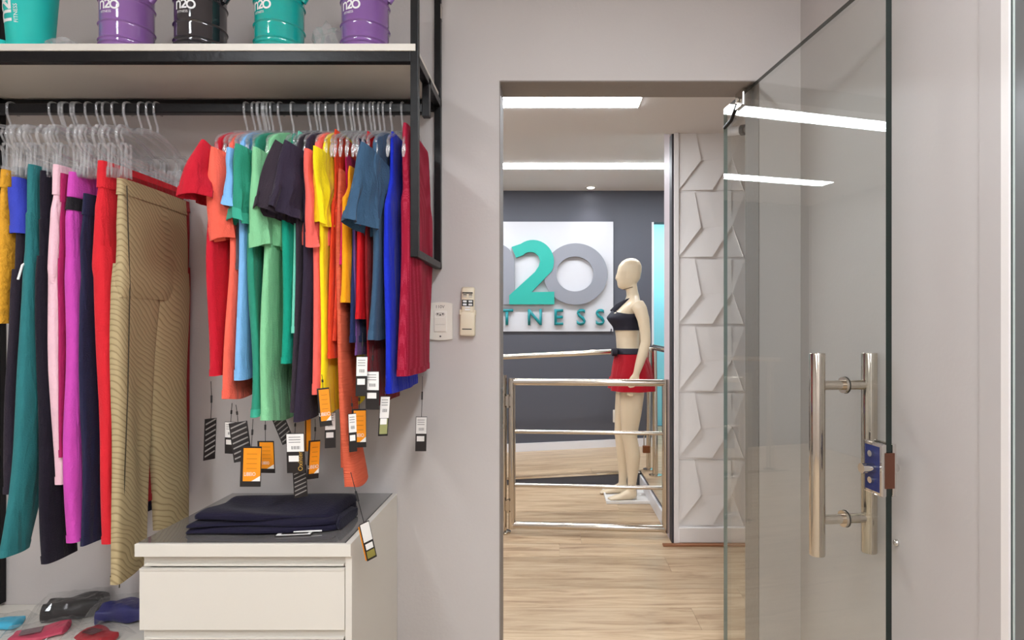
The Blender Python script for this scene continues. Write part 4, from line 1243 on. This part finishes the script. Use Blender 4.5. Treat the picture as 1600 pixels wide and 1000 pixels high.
while z > .12:
    dz = .196
    zb = max(z - dz, .05)
    # recessed pull profile with two fine ribs, then the drawer front
    pr = MB().box(C3(cx0 + .006, CYF + .014, z - .026), C3(cx1 - .020, CYF + .022, z)).build('pull_profile', mat('profile_white', srgb(206, 200, 190), .4), cab)
    box('rib', C3(cx0 + .012, CYF + .004, z - .024), C3(cx1 - .022, CYF + .014, z - .019), M_white, pr)
    fr = MB().box(C3(cx0 + .001, CYF, zb + .003), C3(cx1 - .0185, CYF + .018, z - .036)).build('drawer_front', M_white, cab, bevel=.001)
    box('lip', C3(cx0 + .001, CYF - .001, z - .036), C3(cx1 - .0185, CYF + .012, z - .029), mat('profile_white', srgb(206, 200, 190), .4), fr, bevel=.0008)
    z = zb
    k += 1
MB().box(C3(cx0 + .01, CYF + .04, 0), C3(cx1 - .02, YW - .05, .03)).build('plinth', M_white, cab)

# folded leggings on the cabinet
fold = thing('folded_leggings', 'dark navy folded leggings lying on the cabinet top', 'leggings', (wx(428, 1.70), 1.705, czt + .001), math.radians(4))
nv = mat('folded_navy', srgb(24, 20, 42), .8, bump=.2, bscale=160, spec=.2, sheen=.08)
def slab(z0, z1, x0, x1, y0, y1, seed, skew=0.0, belly=.006):
    r = random.Random(seed)
    p = [r.uniform(0, 6) for _ in range(4)]
    m = MB()
    nx, ny = 44, 18
    rs = []
    nn = 24
    for i in range(nx + 1):
        t_ = i / nx
        x = lerp(x0, x1, t_)
        e = min(1, (min(t_, 1 - t_) / .05)) if min(t_, 1 - t_) < .05 else 1
        e = math.sqrt(max(0.02, 1 - (1 - e) ** 2))
        ya = y0 + .008 * math.sin(7 * t_ + p[0]) + (1 - e) * .03
        yb = y1 + .012 * math.sin(5 * t_ + p[1]) - (1 - e) * .03
        ring = []
        for k in range(nn):
            a = 2 * PI * k / nn
            c, s = sgnpow(math.cos(a), .5), sgnpow(math.sin(a), .6)
            y = (ya + yb) / 2 + (yb - ya) / 2 * c
            hz = (z1 - z0) / 2 * (1 + .2 * math.sin(9 * t_ + 5 * c + p[2]))
            zz = z0 + (z1 - z0) / 2 * e + hz * s * e
            if s > 0: zz += belly * math.sin(4 * t_ + 3 * c + p[3]) * .6
            ring.append((x + skew * (y - y0), y, max(z0, zz)))
        rs.append(ring)
    return m.rings(rs)
slab(0, .020, -.21, .205, -.11, .10, 1, .1).build('layer', nv, fold, smooth=True)
slab(.017, .037, -.205, .20, -.105, .10, 2, .12).build('layer', nv, fold, smooth=True)
slab(.033, .054, -.195, .19, -.095, .10, 3, .15, .010).build('layer', nv, fold, smooth=True)
slab(.0, .030, .165, .215, -.09, .05, 5, .1).build('waistband', nv, fold, smooth=True)
fx, fy = fold.location.x, fold.location.y
bk = thing('swing_tag', 'folded white and black swing tag lying beside the folded leggings', 'tag', (wx(470, 1.60), 1.60, czt + .002), .12)
MB().box((-.065, -.012, 0), (.03, .02, .0025)).build('card', M_tag_black, bk)
MB().box((-.062, -.011, .0025), (.028, .018, .0033)).build('white_rim', M_tag_white, bk)
MB().box((-.05, -.006, .0033), (.02, .016, .0038)).build('dark_print', M_tag_black, bk)
MB().add([(-.02, .0, .006), (.055, .004, .004), (.05, .03, .016), (-.012, .028, .018), (-.02, .0, .007), (.055, .004, .005), (.05, .03, .017), (-.012, .028, .019)], [(0, 3, 2, 1), (4, 5, 6, 7), (0, 1, 5, 4), (1, 2, 6, 5), (2, 3, 7, 6), (3, 0, 4, 7)]).build('price_label', M_tag_white, bk)

# ------------------------------------------------------------------ low white bench with packaged items
BZ = 0.29
bench = thing('low_bench', 'low white display bench along the wall under the trousers', 'bench', (-1.9, 1.6, 0))
MB().box((-.75, -.42, BZ - .03), (cx0 - .012 + 1.9, .398, BZ)).build('top', M_white, bench, bevel=.002)
MB().box((-.74, -.40, 0), (cx0 - .02 + 1.9, .396, BZ - .03)).build('base', M_white, bench)
def pack(px, py, lx, ly, h, rz_, m, label, seed, m2=None):
    Y = FP * (CZ - BZ) / (py - CY)
    T = thing('garment_pack', label, 'packet', (wx(px, Y), Y, BZ + .001), rz_, 'packets on the low bench')
    slab(.002, h, -lx, lx, -ly, ly, seed, .1, .004).build('bundle', m, T, smooth=True)
    if m2:
        MB().box((-lx * .55, -ly * .55, h + .004), (lx * .2, ly * .3, h + .006)).build('insert_card', m2, T)
    rnd = random.Random(seed)
    nx, ny = 16, 12
    v, f = [], []
    for i in range(nx + 1):
        for j in range(ny + 1):
            a, b = i / nx * 2 - 1, j / ny * 2 - 1
            inside = max(abs(a) * 1.28, abs(b) * 1.28)
            zz = (h + .010) if inside < 1 else max(.0015, (h + .008) * (1 - (inside - 1) / .28))
            v.append((a * (lx + .03), b * (ly + .025), zz + (rnd.uniform(-.002, .004) if inside < 1.2 else rnd.uniform(0, .003))))
    for i in range(nx):
        for j in range(ny):
            q = i * (ny + 1) + j
            f.append((q, q + ny + 1, q + ny + 2, q + 1))
    MB().add(v, f).build('clear_film', M_film, T, fix=False)
    return T
pack(116, 962, .085, .045, .055, .35, mat('pack_black', srgb(16, 15, 17), .5, bump=.3, bscale=40), 'black socks bundle in clear film at the back of the bench', 1)
pack(196, 968, .075, .04, .055, .2, mat('pack_blue', srgb(16, 22, 104), .5, bump=.3, bscale=40), 'royal blue bundle in clear film against the cabinet', 2)
pack(58, 996, .07, .04, .02, .5, mat('pack_pink', srgb(205, 60, 92), .6), 'pink bundle in clear film near the front of the bench', 3, mat('card_grey', srgb(120, 90, 95), .6))
pack(150, 1000, .06, .035, .022, -.3, mat('pack_red', srgb(170, 18, 34), .6), 'dark red bundle in clear film beside the pink one', 4, mat('card_wine', srgb(90, 30, 36), .6))
pack(-14, 984, .075, .03, .022, .35, mat('pack_cyan', srgb(58, 184, 220), .55), 'turquoise folded packet at the left end of the bench', 5)

# ------------------------------------------------------------------ shaker jugs on the shelf
def stroke(pts, wd):
    """ribbon outline quads for a centre line"""
    v, f = [], []
    n_ = len(pts)
    for i, p in enumerate(pts):
        a, b = pts[max(0, i - 1)], pts[min(n_ - 1, i + 1)]
        dx, dy = b[0] - a[0], b[1] - a[1]
        l = math.hypot(dx, dy) or 1
        nx_, ny_ = -dy / l, dx / l
        v += [(p[0] + nx_ * wd / 2, p[1] + ny_ * wd / 2), (p[0] - nx_ * wd / 2, p[1] - ny_ * wd / 2)]
    for i in range(n_ - 1):
        f.append((2 * i, 2 * i + 1, 2 * i + 3, 2 * i + 2))
    return v, f
def logo_strokes():
    """n2O in a unit-high box; returns list of (verts, faces)"""
    W_ = .2
    def seg(a, b, n_=6): return [(lerp(a[0], b[0], i / n_), lerp(a[1], b[1], i / n_)) for i in range(n_ + 1)]
    def ar(cx, cy, rx, ry, a0, a1, n_=14): return [(cx + rx * math.cos(math.radians(lerp(a0, a1, i / n_))), cy + ry * math.sin(math.radians(lerp(a0, a1, i / n_)))) for i in range(n_ + 1)]
    return [stroke(seg((.1, 0), (.1, .9)), W_), stroke(ar(.38, .58, .27, .27, 170, 0) + seg((.65, .5), (.65, 0)), W_),
            stroke(ar(1.05, .68, .27, .24, 160, -30), W_), stroke(seg((1.28, .55), (.85, .1)), W_), stroke(seg((.8, .1), (1.42, .1)), W_),
            stroke(ar(1.85, .45, .4, .42, 0, 360, 28), W_)]
def wrap_print(name, verts2, faces, R_, zc, ang0, scale, m, parent, vertical=False):
    v = []
    for x, y in verts2:
        if vertical:
            x, y = -y, x
        a = ang0 + x * scale / R_(zc + y * scale)
        r = R_(zc + y * scale) + .0009
        v.append((r * math.sin(a), -r * math.cos(a), zc + y * scale))
    return MB().add(v, faces).build(name, m, parent, fix=False)
def text_wrap(name, s, size, R_, zc, ang0, m, parent, x0, y0, vertical=False, squash=1.0):
    me = text_mesh(s, size)
    v2 = [(x0 + q.co.x * squash, y0 + q.co.y) for q in me.vertices]
    fs = [tuple(p.vertices) for p in me.polygons]
    bpy.data.meshes.remove(me)
    return wrap_print(name, v2, fs, R_, zc, ang0, 1.0, m, parent, vertical)
JP = [(0.056, 0.0), (0.064, 0.003), (0.068, 0.01), (0.0685, 0.018), (0.069, 0.02), (0.0692, 0.021), (0.0712, 0.0222), (0.0725, 0.024), (0.0712, 0.0258), (0.0692, 0.027), (0.069, 0.028), (0.069, 0.033), (0.0692, 0.034), (0.0712, 0.0352), (0.0725, 0.037), (0.0712, 0.0388), (0.0692, 0.04), (0.069, 0.041), (0.069, 0.046), (0.069, 0.06), (0.069, 0.076), (0.069, 0.08), (0.0692, 0.081), (0.0712, 0.0822), (0.0725, 0.084), (0.0712, 0.0858), (0.0692, 0.087), (0.069, 0.088), (0.069, 0.094), (0.069, 0.12), (0.069, 0.146), (0.069, 0.151), (0.0692, 0.152), (0.0712, 0.1532), (0.0725, 0.155), (0.0712, 0.1568), (0.0692, 0.158), (0.069, 0.159), (0.069, 0.165), (0.069, 0.2), (0.0685, 0.208), (0.064, 0.225), (0.05, 0.243), (0.033, 0.256), (0.03, 0.262), (0.03, 0.275)]
def jug(px, Y, rgb, label, ang, pcol, alpha):
    T = thing('shaker_jug', label, 'jug', (wx(px, Y), Y, ZS + .0005), 0, 'barrel shaker jugs on the shelf')
    key = 'jug_%d_%d_%d' % rgb
    m = mat(key, srgb(*rgb), .08, coat=.6, spec=.7)
    if alpha:
        m.node_tree.nodes['Principled BSDF'].inputs['Transmission Weight'].default_value = alpha
    MB().lathe(JP, 48).build('bottle', m, T, smooth=True)
    MB().lathe([(.034, .258), (.036, .26), (.036, .287), (.030, .292), (.012, .294)], 32).build('cap', mat('cap_black', srgb(25, 25, 28), .4), T, smooth=True)
    MB().tube([(.036, 0, .27), (.06, 0, .275), (.085, 0, .262), (.09, 0, .23), (.084, 0, .19), (.07, 0, .17)], .009, 10).build('handle', m, T, smooth=True)
    RR = lambda z: .0695
    for i, (v, f) in enumerate(logo_strokes()):
        wrap_print('logo_print', [((x - 1.12) * .026, y * .026) for x, y in v], f, RR, .116, ang, 1.0, M_print, T)
    text_wrap('logo_print', 'FITNESS', .010, RR, .104, ang, M_print, T, -.024, 0)
    return T
JYY = 1.735
jug(199, JYY, (168, 118, 194), 'translucent purple barrel jug next to the turquoise cup', -.1, None, .35)
jug(314, JYY, (40, 36, 42), 'glossy black barrel jug on the shelf', -.1, None, 0)
jug(437, JYY, (10, 186, 176), 'turquoise barrel jug in the middle of the shelf', -.35, None, .2)
jug(571, JYY, (156, 108, 184), 'purple barrel jug nearest the end post', -.35, None, .35)
cup = thing('shaker_cup', 'matte turquoise tapered shaker cup with white vertical logo', 'cup', (wx(48, 1.71), 1.71, ZS + .0005))
CR = lambda z: lerp(.053, .066, z / .2)
MB().lathe([(.049, 0), (.0525, .003), (CR(.2), .2), (CR(.2) + .002, .202)], 48).build('cup', mat('cup_turq', srgb(38, 205, 196), .35), cup, smooth=True)
MB().lathe([(.068, .198), (.069, .2), (.069, .222), (.06, .23), (.02, .235)], 40).build('lid', mat('cup_lid', srgb(30, 160, 155), .4), cup, smooth=True)
for v, f in logo_strokes():
    wrap_print('logo_print', [(x * .042, -(.5 - y) * .042 + .012) for x, y in v], f, CR, .072, -.18, 1.0, M_print, cup, True)
text_wrap('logo_print', 'FITNESS', .015, CR, .068, -.18, M_print, cup, 0, -.025, True)
def lid_flat(px, Y, label):
    T = thing('shallow_tub', label, 'tub', (wx(px, Y), Y, ZS + .0005))
    MB().lathe([(.05, 0), (.055, .004), (.055, .03), (.05, .035), (.01, .036)], 32).build('tub_body', mat('cup_turq', srgb(38, 205, 196), .35), T, smooth=True)
lid_flat(2, 1.72, 'shallow turquoise tub at the left end of the shelf')
def crumple(px, Y, rx, rz_, label, seed, cat='plastic bag'):
    r = random.Random(seed)
    bm = bmesh.new()
    bmesh.ops.create_icosphere(bm, subdivisions=3, radius=1)
    for v in bm.verts:
        n_ = math.sin(5 * v.co.x + seed) * math.sin(6 * v.co.z + 2) * .12 + r.uniform(-.16, .16)
        v.co *= 1 + n_
        v.co = Vector((v.co.x * rx, v.co.y * .045, max(0, (v.co.z * .5 + .5) * rz_)))
    me = bpy.data.meshes.new('crumpled_film'); bm.to_mesh(me); bm.free()
    me.materials.append(clear_mat('crinkle_film', (.92, .92, .92, 1), 1.9, .06, .22, (.95, .95, .95, 1)))
    o = bpy.data.objects.new('plastic_bag', me); COL.objects.link(o)
    o.location = (wx(px, Y), Y, ZS + .0005)
    tag(o, label, cat)
crumple(518, 1.80, .055, .135, 'crumpled clear plastic bag left of the last purple jug', 3)
crumple(104, 1.74, .045, .06, 'small crumpled clear film beside the turquoise cup', 5)
